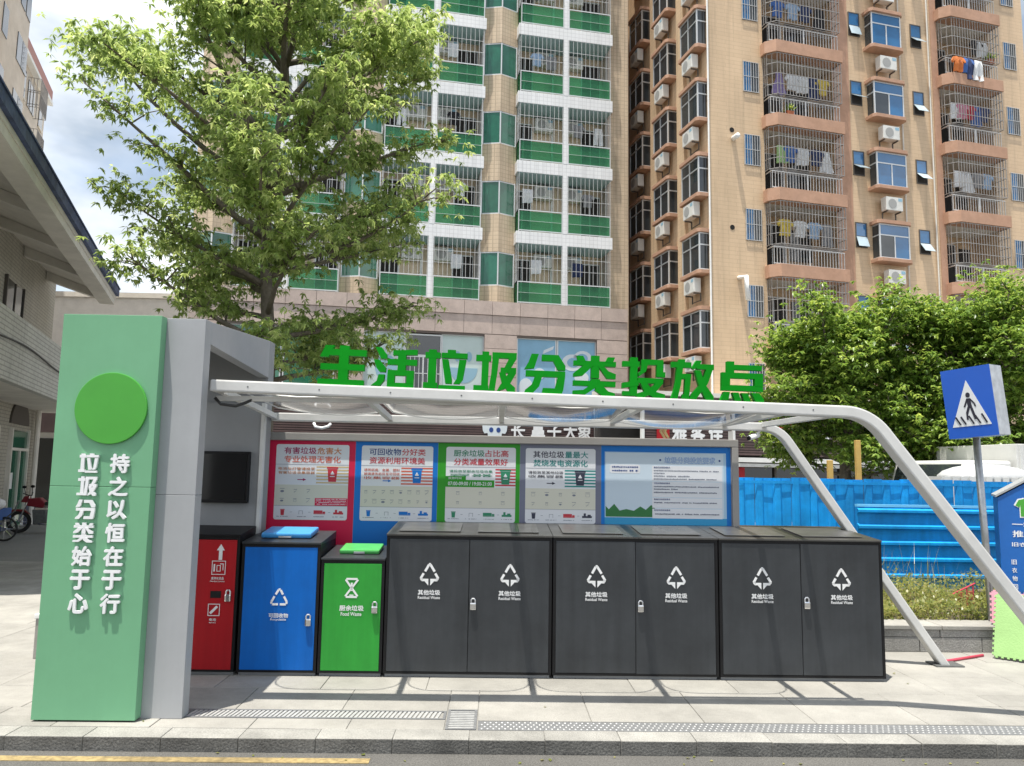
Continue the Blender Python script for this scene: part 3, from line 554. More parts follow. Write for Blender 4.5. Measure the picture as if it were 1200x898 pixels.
def sym_food(s):
    b = MB()
    for p, q in (((.12, 1.2), (.88, 1.2)), ((.12, 0), (.88, 0)), ((.08, 1.16), (.46, .64)), ((.92, 1.16), (.54, .64)), ((.08, .04), (.46, .56)), ((.92, .04), (.54, .56)), ((.45, .60), (.55, .60)), ((.5, .4), (.5, .95)), ((.36, .12), (.64, .12))): b.stroke(((p[0]-.5)*s, p[1]*s), ((q[0]-.5)*s, q[1]*s), .13*s if p[1] != .12 else .07*s, -.0015, 0)
    return b
def lock(parent, x, z, y):
    k = O('lock', MB().box(-.020, .020, -.022, -.002, -.036, .012).mesh('chrome', .009), parent, (x, y, z)); k.scale = (1.25, 1.25, 1.25)
    MB().tube([(-.013, -.011, .010), (-.013, -.011, .026), (-.006, -.011, .036), (.006, -.011, .036), (.013, -.011, .026), (.013, -.011, .010)], .005, 6).build('shackle', 'steel', k)
    return k
def cabinet(name, label, cat, x0, x1, h, doorm, topm, depth=.62, rise=.05, doors=1, group=None):
    t = thing(name, label, cat, ((x0+x1)/2, BY, 0), 0, group); W = (x1-x0)/2
    box(-W+.012, W-.012, .03, depth-.02, 0, .03).build('plinth', 'grey_sheet_mid', t)
    e = .022; b = MB()
    b.box(-W, -W+e, 0, depth, .028, h-.016); b.box(W-e, W, 0, depth, .028, h-.016); b.box(-W+e, W-e, .0, .03, .028, .044); b.box(-W+e, W-e, 0, .03, h-.040, h-.016); b.box(-W+e, W-e, .022, depth, .045, h-.041)
    b.build('body', 'black_metal', t, bevel=0)
    MB().prism([(-.008, h-.015), (-.008, h), (depth, h+rise), (depth, h-.015)], -W-.003, W+.003, 'x').build('top', topm, t, bevel=.003)
    dw = (2*W-2*e)/doors; ds = []
    for i in range(doors):
        a = -W+e+i*dw+.002; c = a+dw-.004
        d = O('door', box(a, c, .001, .020, .046, h-.042).mesh(doorm, .003), t, (0, random.uniform(-.003, 0), random.uniform(-.002, .002))); d.rotation_euler = (random.uniform(-.003, .003), random.uniform(-.0012, .0012), random.uniform(-.004, .004)); ds.append((d, (a+c)/2, a, c))
    return t, ds, W
for i, x0 in enumerate((-.870, .482, 1.834)):
    lab = ['dark grey two-door residual waste bin cabinet next to the green food waste bin', 'dark grey two-door residual waste bin cabinet in the middle of the three', 'dark grey two-door residual waste bin cabinet at the right end, beside the slanting leg'][i]
    t, ds, W = cabinet('residual_waste_bin', lab, 'waste bin', x0, x0+1.342, 1.125, 'bin_dark', 'bin_top', .80, .055, 2, 'dark grey residual waste cabinets')
    for j, (d, cx, a, c) in enumerate(ds):
        O('symbol', sym_residual(.155).mesh('print_white'), d, (cx+.005, -.0005, .738))
        text('其他垃圾', .180, .042, cx+.005, -.0010, .662, 'print_white', d, 'lettering', bold=.02); text('Residual Waste', .178, .024, cx+.005, -.0010, .622, 'print_white', d, 'lettering', bold=.012)
        fl = O('flap', MB().prism([(.10, .0), (.10, .006), (.60, .006), (.60, .0)], a+.06, c-.08, 'x').mesh('flap_steel' if 'flap_steel' in MATS else mat('flap_steel', (.17, .17, .165), .28, .6, var=.2, vs=4, dirt=.2), .002), t, (0, 0, 1.131)); fl.rotation_euler = (math.atan2(.055, .808), 0, 0)
    lock(ds[1][0], ds[1][2]+.035, .575+.04*(i == 2), .001)
t, ds, W = cabinet('food_waste_bin', 'green single-door food waste bin with a green flap lid', 'waste bin', -1.390, -.880, .925, 'bin_green', 'bin_dark', .56, .05)
d, cx, a, c = ds[0]
O('symbol', sym_food(.118).mesh('print_white'), d, (cx-.005, -.0005, .620)); text('厨余垃圾', .195, .045, cx, -.001, .533, 'print_white', d, bold=.02); text('Food Waste', .165, .030, cx-.002, -.001, .487, 'print_white', d, bold=.012); lock(d, c-.045, .54, .001)
f = O('flap', box(-.165, .165, .0, .27, .0, .035).mesh('flap_green', .012), t, (.02, .15, .941)); f.rotation_euler = (.115, 0, 0); box(-.045, .045, -.012, 0, .004, .022).build('handle', 'steel', f, bevel=.003)
t, ds, W = cabinet('recycling_bin', 'blue single-door recyclables bin with a blue flap lid', 'waste bin', -2.030, -1.400, 1.045, 'bin_blue', 'bin_dark', .58, .05)
d, cx, a, c = ds[0]
O('symbol', sym_recycle(.145).mesh('print_white'), d, (cx, -.0005, .545)); text('可回收物', .155, .036, cx, -.001, .468, 'print_white', d, bold=.018); text('Recyclable', .125, .021, cx, -.001, .435, 'print_white', d, bold=.012); lock(d, c-.05, .435, .001)
f = O('flap', box(-.205, .205, .0, .30, .0, .042).mesh('flap_blue', .014), t, (-.01, .15, 1.062)); f.rotation_euler = (.115, 0, 0)
hd = MB(); hd.tube([(-.05, -.004, .022), (-.05, -.03, .02), (.05, -.03, .02), (.05, -.004, .022)], .006, 6); hd.build('handle', 'chrome', f)
t, ds, W = cabinet('hazardous_waste_bin', 'red single-door hazardous waste bin half hidden behind the grey portal pillar', 'waste bin', -2.640, -2.050, 1.100, 'bin_red', 'black_metal', .60, .06)
d, cx, a, c = ds[0]; cx = cx+.135
b = MB(); b.prism([(-.032, .075), (.032, .075), (0, .125)], -.0015, 0); b.prism(R4(-.014, .014, .0, .075), -.0015, 0); O('symbol', b.mesh('print_white'), d, (cx+.01, -.0005, .90))
def ring(b, w_, h_, t_, z):
    b.prism(R4(-w_, w_, z+h_-t_, z+h_), -.0015, 0); b.prism(R4(-w_, w_, z-h_, z-h_+t_), -.0015, 0); b.prism(R4(-w_, -w_+t_, z-h_+t_, z+h_-t_), -.0015, 0); b.prism(R4(w_-t_, w_, z-h_+t_, z+h_-t_), -.0015, 0)
b = MB(); ring(b, .055, .055, .005, 0); ring(b, .016, .025, .005, -.005); b.stroke((-.035, .028), (-.035, -.03), .012, -.0015, 0); b.stroke((.01, .03), (.04, .03), .006, -.0015, 0); b.stroke((.035, .03), (.035, -.02), .006, -.0015, 0); O('symbol', b.mesh('print_white'), d, (cx, -.0005, .838))
text('废弃化妆品', .10, .022, cx-.005, -.001, .755, 'print_white', d, bold=.012); text('Hazardous Cosmetics', .115, .012, cx-.005, -.001, .732, 'print_white', d, bold=.01)
box(-.042, .042, -.003, .0, -.027, .027).build('slot', 'pit', d, (cx-.012, .001, .628))
b = MB(); ring(b, .047, .047, .005, 0); b.stroke((-.028, -.028), (.026, .028), .020, -.0015, 0); O('symbol', b.mesh('print_white'), d, (cx-.02, -.0005, .508)); text('电池', .055, .022, cx-.025, -.001, .432, 'print_white', d, bold=.012); text('Battery', .055, .012, cx-.025, -.001, .408, 'print_white', d, bold=.01)
lock(d, c-.045, .62, .001)

# ------------------------------------------------------------------ right foreground: planter, weeds, hoardings, sign, clothes box
pw = thing('planter_wall', 'low grey granite planter wall with weeds growing behind it', 'low wall', (4.2, 7.5, 0))
for i in range(6):
    o = O('stone', box(-.296, .296, -.07, .07, .002, .135).mesh('granite_edge', .004), pw, (-2.25+i*.60, 0, 0)); o2 = O('stone', box(-.296, .296, -.068, .07, .139, .205).mesh('granite_edge', .004), pw, (-2.05+i*.60, 0, 0))
for i in range(5): O('coping', box(-.40, .40, -.085, .24, .208, .246).mesh('granite', .006), pw, (-1.95+i*.806, 0, 0))
structure(box(1.6, 9.5, 7.58, 10.4, -.01, .20).build('planting_bed', 'earth'))
# weeds
def blades(name, n, region, hmin, hmax, wdt, m, tone=(0, 1), lean=.5):
    V = []; F = []; T = []
    for i in range(n):
        x = RNG.uniform(region[0], region[1]); y = RNG.uniform(region[2], region[3]); h = RNG.uniform(hmin, hmax)*(.6+.5*math.sin(x*5.1+y*3)**2); a = RNG.uniform(0, 6.28); ln = RNG.uniform(.1, lean)*h
        dx, dy = math.cos(a)*ln, math.sin(a)*ln; wx, wy = -math.sin(a)*wdt, math.cos(a)*wdt; k = len(V)
        V += [(x-wx, y-wy, region[4]), (x+wx, y+wy, region[4]), (x+dx*.45+wx*.8, y+dy*.45+wy*.8, region[4]+h*.6), (x+dx*.45-wx*.8, y+dy*.45-wy*.8, region[4]+h*.6), (x+dx, y+dy, region[4]+h*.95)]
        F += [(k, k+1, k+2, k+3), (k+3, k+2, k+4)]; T += [RNG.uniform(*tone)]*2
    me = bpy.data.meshes.new('mesh'); me.from_pydata(V, [], F); at = me.attributes.new('tone', 'FLOAT', 'FACE'); at.data.foreach_set('value', np.array(T, dtype=np.float32)); me.materials.append(MATS[m])
    return O(name, me)
V = []; F = []; T = []
for i in range(15000):
    x = RNG.uniform(2.6, 6.8); y = 7.72+1.9*RNG.random()**1.3; top = .05+.20*(.5+.5*math.sin(x*4.3+y*2.2)*math.cos(x*1.7-y*3.1))+.05*(y-7.7); z = .20+top*RNG.random()**.6
    a = RNG.uniform(0, 6.28); e = RNG.normal(.35, .5); l = RNG.uniform(.025, .06); d = Vector((math.cos(a)*math.cos(e), math.sin(a)*math.cos(e), math.sin(e)))*l; sd = Vector((-math.sin(a), math.cos(a), RNG.normal(0, .3)))*l*.26; p_ = Vector((x, y, z)); k = len(V)
    V += [p_, p_+d*.5+sd, p_+d, p_+d*.5-sd]; F.append((k, k+1, k+2, k+3)); T.append(min(1, max(0, RNG.normal(.5, .25))))
me = bpy.data.meshes.new('mesh'); me.from_pydata(V, [], F); at = me.attributes.new('tone', 'FLOAT', 'FACE'); at.data.foreach_set('value', np.array(T, dtype=np.float32)); me.materials.append(MATS['leaf_weed'])
tag(stuff(O('weeds', me)), 'yellow-green leafy weeds filling the planter', 'weeds')
gr_ = stuff(blades('grass', 2500, (2.6, 6.6, 7.70, 9.7, .19), .08, .26, .004, 'leaf_weed', (.3, 1), lean=1.1)); tag(gr_, 'straw coloured grass blades among the planter weeds', 'grass')
st = stuff(blades('dry_stalks', 140, (3.4, 5.4, 8.2, 9.6, .19), .40, .72, .0025, 'leaf_weed', (.6, 1), .7)); tag(st, 'thin dry grass stalks standing above the planter weeds', 'weeds')
# hoardings
hv = thing('hoarding', 'tall blue sheet metal hoarding of vertical panels behind the planter', 'fence', (4.5, 11.0, 0))
prof = [(0, 0), (.03, -.025), (.10, -.025), (.13, 0), (.26, 0)]
for i in range(30):
    b = MB(); lo = [(x, y) for x, y in prof]; hi_ = [(x, y+.006) for x, y in prof[::-1]]
    b.prism(lo+hi_, .05, 1.60+.01*random.random(), 'z'); o = b.build('panel', 'hoard_blue', hv, (-4.2+i*.262, random.uniform(-.008, .008), random.uniform(-.012, .006))); o.rotation_euler = (random.uniform(-.008, .008), random.uniform(-.004, .004), random.uniform(-.03, .03))
box(-4.2, 3.7, -.034, -.027, 1.52, 1.56).build('rail', 'hoard_blue', hv)
hh = thing('hoarding', 'lower blue hoarding of horizontally ribbed sheets near the crossing sign', 'fence', (5.9, 9.75, 0))
for j in range(3):
    b = MB(); pts = []
    for k in range(5):
        z = .26+k*.20; pts += [(0, z), (0, z+.115), (-.05, z+.135), (-.05, z+.165), (0, z+.195)]
    pts2 = [(y+.006, z) for y, z in pts[::-1]]
    b.prism(pts+pts2, -.6, .598, 'x'); b.build('panel', 'hoard_blue', hh, (-.72+j*1.2, 0, 0))
for j in range(3): box(-.03, .03, .02, .07, .0, 1.27).build('post', 'hoard_blue', hh, (-1.25+j*1.2, 0, 0))
box(-1.32, 2.28, -.02, .05, 1.262, 1.292).build('top_rail', 'hoard_rail', hh)
for x, z1, lab in ((5.33, 2.17, 'taller yellow wooden post standing behind the blue hoarding'), (4.91, 1.87, 'shorter yellow wooden post standing behind the blue hoarding')):
    tag(MB().box(-.035, .035, -.035, .035, 0, z1).box(-.05, .05, -.05, .05, 0, .04).build('wooden_post', 'wood_post', None, (x, 11.25, 0), bevel=.006), lab, 'post', 'yellow posts')
# pedestrian crossing sign
ps = thing('crossing_sign', 'blue pedestrian crossing sign on a galvanised pole', 'road sign', (4.875, 7.68, .20))
MB().tube([(.045, 0, 0), (-.02, 0, 1.86)], .034, 14).build('pole', 'galv', ps, smooth=True)
# flat sign box, turned and leaning
sb = O('sign_box', box(-.232, .232, .0, .25, -.345, .345).mesh('galv', .006), ps, (-.20, -.20, 2.19)); sb.rotation_euler = (Matrix.Rotation(rad(4.5), 3, Vector((-4.9, -7.7, 0)).normalized()) @ Matrix.Rotation(rad(-56), 3, 'Z')).to_euler()
box(-.232, .232, -.006, -.001, -.345, .345).build('face', 'sign_blue', sb)
MB().prism([(-.182, -.235), (.182, -.235), (0, .22)], -.009, -.0065).build('triangle', 'sign_pale', sb)
b = MB(); y = (-.0115, -.0095)
b.prism([(.0+.021*math.cos(q*.628), .072+.026*math.sin(q*.628)) for q in range(10)], *y); b.prism([(-.018, .038), (.016, .038), (.026, -.045), (-.012, -.05)], *y)
b.stroke((-.012, .03), (-.045, -.045), .016, *y); b.stroke((.014, .032), (.052, -.02), .015, *y); b.stroke((.052, -.02), (.058, -.05), .013, *y); b.stroke((-.002, -.04), (-.028, -.11), .022, -.0125, -.0095); b.stroke((-.028, -.108), (-.03, -.172), .018, *y); b.stroke((.014, -.04), (.045, -.172), .022, -.0125, -.0095)
for x in (-.125, -.075, .0, .06, .12): b.stroke((x-.016, -.135+.01*(x > .1)), (x+.024, -.215), .015, -.0135, -.0095)
b.build('pictogram', 'sign_black', sb)
# clothes donation box (house shaped, cut by the frame)
cb = thing('clothes_bank', 'blue house-shaped clothes donation box at the right edge of the picture', 'donation box', (5.84, 7.96, 0), rad(-30))
MB().prism([(-.52, .02), (.52, .02), (.52, 1.44), (0, 1.76), (-.52, 1.44)], 0, .75).build('body', 'box_blue', cb, bevel=.008)
r = MB(); r.prism([(-.535, 1.445), (0, 1.775), (0, 1.797), (-.535, 1.467)], -.012, .77); r.build('roof', 'grey_sheet', cb); r = MB(); r.prism([(.535, 1.445), (.002, 1.775), (.002, 1.797), (.535, 1.467)], -.012, .77); r.build('roof', 'grey_sheet', cb)
sh = MB(); sh.prism([(-.09, .085), (-.035, .10), (0, .08), (.035, .10), (.09, .085), (.125, .02), (.085, -.005), (.075, .03), (.075, -.11), (-.075, -.11), (-.075, .03), (-.085, -.005), (-.125, .02)], -.004, -.001); o = sh.build('shirt_emblem', 'letter_white', cb, (-.25, 0, 1.345)); sh2 = MB(); sh2.prism([(x*.88, z*.88) for x, z in [(-.09, .085), (-.035, .10), (0, .08), (.035, .10), (.09, .085), (.125, .02), (.085, -.005), (.075, .03), (.075, -.11), (-.075, -.11), (-.075, .03), (-.085, -.005), (-.125, .02)]], -.006, -.0045); sh2.build('emblem_fill', 'disc_green', o)
for s, x, z, wd, ht in (('一袋预防', -.20, 1.165, .40, .07), ('推动循环', -.20, 1.065, .40, .07), ('旧衣物回收', -.24, .955, .34, .045)): text(s, wd, ht, x, -.003, z, 'letter_white', cb, bold=.014)
for i, ch in enumerate('旧衣物回收'): text(ch, .045, .052, -.40, -.003, .77-i*.085, 'letter_white', cb, bold=.014)
box(-.20, .28, -.02, -.001, .45, .80).build('chute', 'sign_blue', cb, bevel=.006)
# foam mats and stick
def puzzle(wd, ht, n, m_):
    pts = []; 
    def edge(p, q):
        p = Vector(p); q = Vector(q); d = q-p; l = d.length/n; d.normalize(); nn = Vector((d.y, -d.x))
        for i in range(n):
            a = p+d*(i*l); 
            pts.extend([a, a+d*l*.32, a+d*l*.24+nn*l*.30, a+d*l*.76+nn*l*.30, a+d*l*.68])
    edge((0, 0), (wd, 0)); edge((wd, 0), (wd, ht)); edge((wd, ht), (0, ht)); edge((0, ht), (0, 0))
    return [(v.x, v.y) for v in pts]
gm = MB(); gm.prism(puzzle(.60, .60, 13, 1), 0, .014); g = tag(gm.build('foam_mat', 'mat_green', None, (4.62, 7.17, .012)), 'light green interlocking foam mat leaning at the right edge', 'foam mat', 'foam mats')
g.rotation_euler = (rad(-30), 0, rad(-42)); g.location = (4.60, 7.19, .03)
pm = MB(); pm.prism(puzzle(.30, .30, 6, 1), 0, .014); g2 = tag(pm.build('foam_mat', 'mat_pink', None, (4.66, 7.32, .012)), 'pink interlocking foam mat standing behind the green foam mat', 'foam mat', 'foam mats'); g2.rotation_euler = (rad(-12), 0, rad(-40)); g2.location = (4.80, 7.50, .262)
tag(MB().tube([(4.02, 7.03, .012), (4.10, 7.05, .013), (4.55, 7.27, .013)], .013, 8).build('red_stick', 'stick_red', smooth=True), 'thin red stick lying on the paving beside the slanting rear leg', 'stick')
# small red wire-frame stool / trellis among weeds
rs = thing('red_rack', 'small red metal rack lying among the weeds beside the sign pole', 'rack', (5.22, 8.55, .2)); rs.scale = (.6, .6, .62)
for a_, b__ in (((-.28, 0, .28), (.14, 0, .47)), ((-.16, 0, .02), (-.16, 0, .34)), ((-.02, 0, .0), (-.02, 0, .40)), ((.10, 0, .0), (.10, 0, .45))): MB().tube([a_, b__], .014, 6).build('bar', 'stick_red', rs)
for x, z in ((-.14, .24), (.04, .26)): box(x-.045, x+.045, -.02, .02, z-.075, z+.075).build('pad', 'clay', rs, bevel=.01)

# ------------------------------------------------------------------ towers
ORD = ['lowest', 'second lowest', 'third lowest', 'fourth lowest', 'fifth lowest', 'sixth lowest', 'seventh lowest']
class Frame:
    def __init__(s, x, y, deg): s.o = Vector((x, y, 0)); s.a = rad(deg); s.m = Matrix.Rotation(s.a, 3, 'Z')
    def __call__(s, u, y, z): v = s.o+s.m @ Vector((u, y, 0)); v.z = z; return v
T1 = Frame(.721, 30.357, 10.54); T2 = Frame(14.307, 29.655, 14.1); LB = Frame(-8.412, 13.0, 109.5)
def ac_meshes():
    b = MB().box(-.40, .40, -.15, .15, 0, .56); body = b.mesh('ac_white', .02)
    g = MB(); g.prism([(-.10+.20*math.cos(q*.3927), .28+.20*math.sin(q*.3927)) for q in range(16)], -.158, -.151); fan = g.mesh('ac_grille')
    k = MB().box(-.34, -.30, -.12, .20, -.05, -.004).box(.30, .34, -.12, .20, -.05, -.004).box(-.34, -.30, .16, .20, -.32, -.05).box(.30, .34, .16, .20, -.32, -.05).box(-.31, .31, .165, .195, -.30, -.27); br = k.mesh('alu_dark')
    pl = box(.18, .37, -.1535, -.1505, .40, .52).mesh('decal_blue')
    return body, fan, br, pl
AC = ac_meshes()
def ac(pos, rz, label, group, brk=True):
    t = thing('air_conditioner', label, 'air conditioner', pos, rz, group)
    O('casing', AC[0], t); O('fan_grille', AC[1], t); O('badge', AC[3], t)
    if brk: O('bracket', AC[2], t)
GARM = {'shirt': [(-.24, .0), (-.10, .04), (0, .01), (.10, .04), (.24, .0), (.36, -.20), (.26, -.26), (.20, -.17), (.21, -.62), (-.21, -.62), (-.20, -.17), (-.26, -.26), (-.36, -.20)],
        'trousers': [(-.19, 0), (.19, 0), (.24, -.88), (.05, -.90), (.0, -.30), (-.05, -.90), (-.24, -.88)],
        'towel': [(-.26, 0), (.26, 0), (.25, -.66), (-.24, -.70)], 'dress': [(-.12, .02), (0, -.02), (.12, .02), (.16, -.25), (.30, -.85), (.1, -.90), (-.12, -.87), (-.30, -.84), (-.15, -.25)]}
GC = {'white': (.66, .67, .68), 'blue': (.05, .12, .34), 'dark blue': (.025, .04, .11), 'black': (.015, .015, .018), 'pale blue': (.30, .42, .58), 'red': (.42, .03, .05), 'yellow': (.58, .44, .08), 'green': (.30, .46, .20), 'pink': (.55, .22, .30), 'grey': (.24, .24, .25), 'orange': (.55, .16, .04), 'purple': (.22, .17, .34)}
GM = {}
def garment(kind, colr, pos, rz, where, sc=1.):
    k = (kind, colr)
    if k not in GM:
        mt = mat('cloth '+colr, GC[colr], .9, var=.12, vs=6); b = MB(); b.prism(GARM[kind], -.03, .03); me = b.mesh(mt)
        bm = bmesh.new(); bm.from_mesh(me); bmesh.ops.triangulate(bm, faces=bm.faces); bmesh.ops.subdivide_edges(bm, edges=bm.edges, cuts=2, use_grid_fill=True)
        for v in bm.verts: v.co.y += .05*math.sin(v.co.x*17)*min(1, -v.co.z*3+.1)+.03*math.sin(v.co.z*7)
        bm.to_mesh(me); bm.free(); GM[k] = me
    o = tag(O('garment', GM[k], None, pos, rz), f'{colr} {kind} drying in {where}', 'clothing', 'laundry on the balconies'); o.scale = (sc, sc, sc); return o

# ---- tower 1 : beige tiles, white slabs, green glass
t1 = thing('apartment_tower', 'beige tiled apartment tower with white balcony slabs and green glass railings', 'building', T1.o, T1.a)
TOP1 = 29.9; COLS1 = [(-11.0, -7.0), (-5.5, -1.5), (0, 4.0)]
wb = MB()
for a, b_ in ((-12.3, -11.0), (-7.0, -5.5), (-1.5, 0.0), (4.0, 4.95)): wb.box(a+.001, b_-.001, .5, 13, 4.2, TOP1)
wb.build('wall', 't1_tile', t1)
for a, b_ in COLS1: box(a, b_, 1.25, 13, 4.2, TOP1).build('inner_wall', 't1_inner', t1)
box(-12.4, 5.05, .4, 13.1, TOP1, TOP1+.6).build('roof', 'plaster', t1)
nfl = 7
slabm = MB().box(-.06, 4.06, 0, 1.54, -.50, 0).mesh('t1_white', .01)
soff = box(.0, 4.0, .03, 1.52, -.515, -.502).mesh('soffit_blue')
postm = box(1.90, 2.10, -.004, .18, .001, 2.498).mesh('t1_white')
railg = {0: box(.06, 1.88, .03, .045, .06, .86).mesh('glass_rail'), 1: box(2.12, 3.94, .03, .045, .06, .86).mesh('glass_rail'), 2: box(.03, .045, .06, 1.5, .06, .86).mesh('glass_rail')}
rb = MB()
for x0, x1 in ((.03, 1.89), (2.11, 3.97)):
    for z in (.03, .45, .88): rb.box(x0, x1, .005, .026, z, z+(.010 if .1 < z < .8 else .040))
    for x in (x0, x1-.03): rb.box(x, x+.03, .004, .027, 0, .92)
railm = rb.mesh('alu')
gb = MB()
for x0, x1 in ((.03, 1.89), (2.11, 3.97)):
    n = 11
    for i in range(n): x = x0+.02+(x1-x0-.04)*i/(n-1); gb.box(x-.0075, x+.0075, .006, .020, .93, 2.497)
    for z in (1.45, 1.95): gb.box(x0, x1, .008, .022, z, z+.018)
for y in [.1+.16*k for k in range(9)]: gb.box(.006, .024, y-.008, y+.008, .93, 2.497)
for z in (1.33, 1.75, 2.2): gb.box(.008, .022, .03, 1.5, z, z+.018)
for y in [.1+.16*k for k in range(9)]: gb.box(3.976, 3.994, y-.008, y+.008, .0, 2.497)
grm = gb.mesh('grille_steel')
doorm = {0: MB().box(.10, .78, 1.21, 1.248, .0, 2.1).mesh('room_dark'), 1: MB().box(3.05, 3.85, 1.21, 1.248, .0, 2.1).mesh('room_dark')}
frm = [MB().box(a, a+.04, 1.18, 1.248, 0, 2.15).box(c, c+.04, 1.18, 1.248, 0, 2.15).box(e, e+.03, 1.19, 1.209, 0, 2.1).box(a+.04, c, 1.18, 1.248, 2.1, 2.15).mesh('alu') for a, c, e in ((.06, .78, .42), (3.01, 3.85, 3.43))]
pipe = MB().tube([(1.72, 1.16, 0), (1.72, 1.16, 2.48)], .05, 8).mesh('plaster_white')
winf = MB(); 
for q, (xa, ya, xb, yb) in enumerate(((-1.44, .47, -.77, .23), (-.73, .23, -.06, .47))):
    for zz in (0, 1.36): winf.add([(xa, ya, zz), (xb, yb, zz), (xb, yb+.06, zz), (xa, ya+.06, zz), (xa, ya, zz+.05), (xb, yb, zz+.05), (xb, yb+.06, zz+.05), (xa, ya+.06, zz+.05)], [(0, 3, 2, 1), (4, 5, 6, 7), (0, 1, 5, 4), (1, 2, 6, 5), (2, 3, 7, 6), (3, 0, 4, 7)])
winf.box(-.775, -.725, .21, .27, 0, 1.41); winf.box(-1.46, -1.42, .43, .5, 0, 1.41); winf.box(-.08, -.04, .43, .5, 0, 1.41)
winfm = winf.mesh('alu')
pan = []
for xa, ya, xb, yb in ((-1.42, .48, -.775, .25), (-.725, .25, -.08, .48)): pan.append(MB().add([(xa, ya, .05), (xb, yb, .05), (xb, yb, 1.36), (xa, ya, 1.36), (xa, ya+.02, .05), (xb, yb+.02, .05), (xb, yb+.02, 1.36), (xa, ya+.02, 1.36)], [(0, 1, 2, 3), (5, 4, 7, 6), (0, 3, 7, 4), (1, 5, 6, 2), (3, 2, 6, 7), (0, 4, 5, 1)]).mesh('glass_green'))
spm = MB().prism([(-1.5, .499), (-.75, .2), (0, .499)], 0, 1.59, 'z').mesh('t1_tile')
colname = {0: 'balconies behind tree', 1: 'left balcony stack', 2: 'right balcony stack'}
for ci, (a, b_) in enumerate(COLS1):
    for k in range(nfl):
        z = 8.35+3*k
        s = O('balcony', slabm, t1, (a, 0, z))
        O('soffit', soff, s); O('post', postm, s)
        for q in (0, 1, 2): O('glass_panel', railg[q], s)
        O('railing', railm, s); O('grille', grm, s); O('door', doorm[0], s); O('door', doorm[1], s); [O('door_frame', q_, s) for q_ in frm]; O('drainpipe', pipe, s)
        if k < 6 and not (ci == 0 and k > 4):
            for q, du in ((0, 1.30), (1, 2.62)):
                ac(T1(a+du, 1.06, z+1.78), T1.a, f'{("left", "right")[q]} air conditioner on {ORD[k]} floor, {colname[ci]}, beige tower', 'air conditioners on the beige tower balconies', False)
    for k in range(nfl):
        for a2 in ((a-.0,) if ci else (a,)):
            o = O('window', winfm, t1, (a2, 0, 9.10+3*k+0)); o.location = (a2, 0, 9.07+3*k)
            for pm_ in pan: O('pane', pm_, o)
            O('spandrel', spm, t1, (a2, 0, 7.48+3*k if k else 7.48))
rg = random.Random(4); cl = list(GC)
for ci in (1, 2):
    for k in range(6):
        used = set()
        for j in range(rg.choice((1, 2, 2))):
            kind = rg.choice(['shirt', 'trousers', 'towel', 'shirt']); c = rg.choice(['white', 'black', 'pale blue', 'dark blue', 'pink', 'grey', 'white'])
            if (kind, c) in used: continue
            used.add((kind, c)); q = rg.choice((0, 1)); u = COLS1[ci][0]+.4+2.1*q+rg.uniform(0, 1.2)
            garment(kind, c, T1(u, .45+.08*j, 8.35+3*k+1.95), T1.a, f'{ORD[k]} floor, {colname[ci]}, beige tower', .85)
# podium with stone panels
pd = thing('podium', 'stone clad podium storey with large shop windows below the green-railed balconies', 'building', T1.o, T1.a)
box(-12.3, 4.60, -.26, .45, 6.9, 8.30).build('wall', 'podium_joint', pd)
for a, b_ in ((-12.3, -11.0), (-7.0, -5.98), (-1.32, -.02), (3.30, 4.60)):
    box(a+.01, b_-.01, -.26, .45, 0, 6.9).build('pier', 'podium_joint', pd)
    for k in range(8): box(a, b_, -.30, -.262, 3.6+k*.56+.008, 3.6+(k+1)*.56-.008).build('stone_panel', 'podium_stone', pd) if 3.6+(k+1)*.56 < 7.0 else None
for i in range(15):
    a = -12.3+i*1.127
    for z0, z1 in ((6.98, 7.72), (7.735, 8.28)): box(a+.007, a+1.12, -.30 if z0 < 7.5 else -.34, -.262, z0, z1).build('stone_panel', 'podium_stone', pd)
box(-12.3, 4.6, .0, .4, 3.4, 6.88).build('window_back', 'room_dark', pd)
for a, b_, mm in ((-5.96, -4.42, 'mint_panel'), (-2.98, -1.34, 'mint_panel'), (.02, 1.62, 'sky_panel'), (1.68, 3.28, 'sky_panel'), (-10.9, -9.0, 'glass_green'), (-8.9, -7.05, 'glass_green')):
    w_ = box(a, b_, -.14, -.10, 3.6, 6.86).build('window', mm, pd); f = MB(); e = .05
    f.box(a-.02, b_+.02, -.17, -.141, 6.86, 6.92).box(a-.02, a+.03, -.17, -.141, 3.6, 6.86).box(b_-.03, b_+.02, -.17, -.141, 3.6, 6.86); f.build('frame', 'alu', w_)
w_ = box(-4.40, -3.0, -.12, -.08, 3.6, 6.86).build('window', 'glass_dark', pd)
f = MB().box(-4.42, -4.36, -.17, -.121, 3.6, 6.86).box(-3.04, -2.98, -.17, -.121, 3.6, 6.86).box(-4.36, -3.04, -.17, -.121, 6.80, 6.86).box(-4.36, -3.04, -.16, -.121, 5.95, 6.05)
for i in range(7): f.box(-4.2+i*.17, -4.18+i*.17, -.20, -.17, 4.5, 5.95)
f.box(-4.36, -3.04, -.20, -.17, 5.3, 5.33); f.box(-3.72, -3.66, -.16, -.121, 3.6, 5.95); f.build('frame', 'alu', w_)
def disc(cx, cz, rx, rz_, n=18, a0=0, a1=360): return [(cx+rx*math.cos(rad(a0+(a1-a0)*k/(n-1))), cz+rz_*math.sin(rad(a0+(a1-a0)*k/(n-1)))) for k in range(n)]
def decal(mm, polys, y=-.142):
    for i, pl in enumerate(polys): MB().prism(pl, y-.004, y).build('decal', mm, pd)
decal('decal_blue', [disc(-5.1, 5.5, .42, .5), disc(-2.1, 5.6, .55, .60, 18, 180, 360), disc(-2.35, 6.05, .12, .2), disc(-1.9, 6.05, .12, .2)])
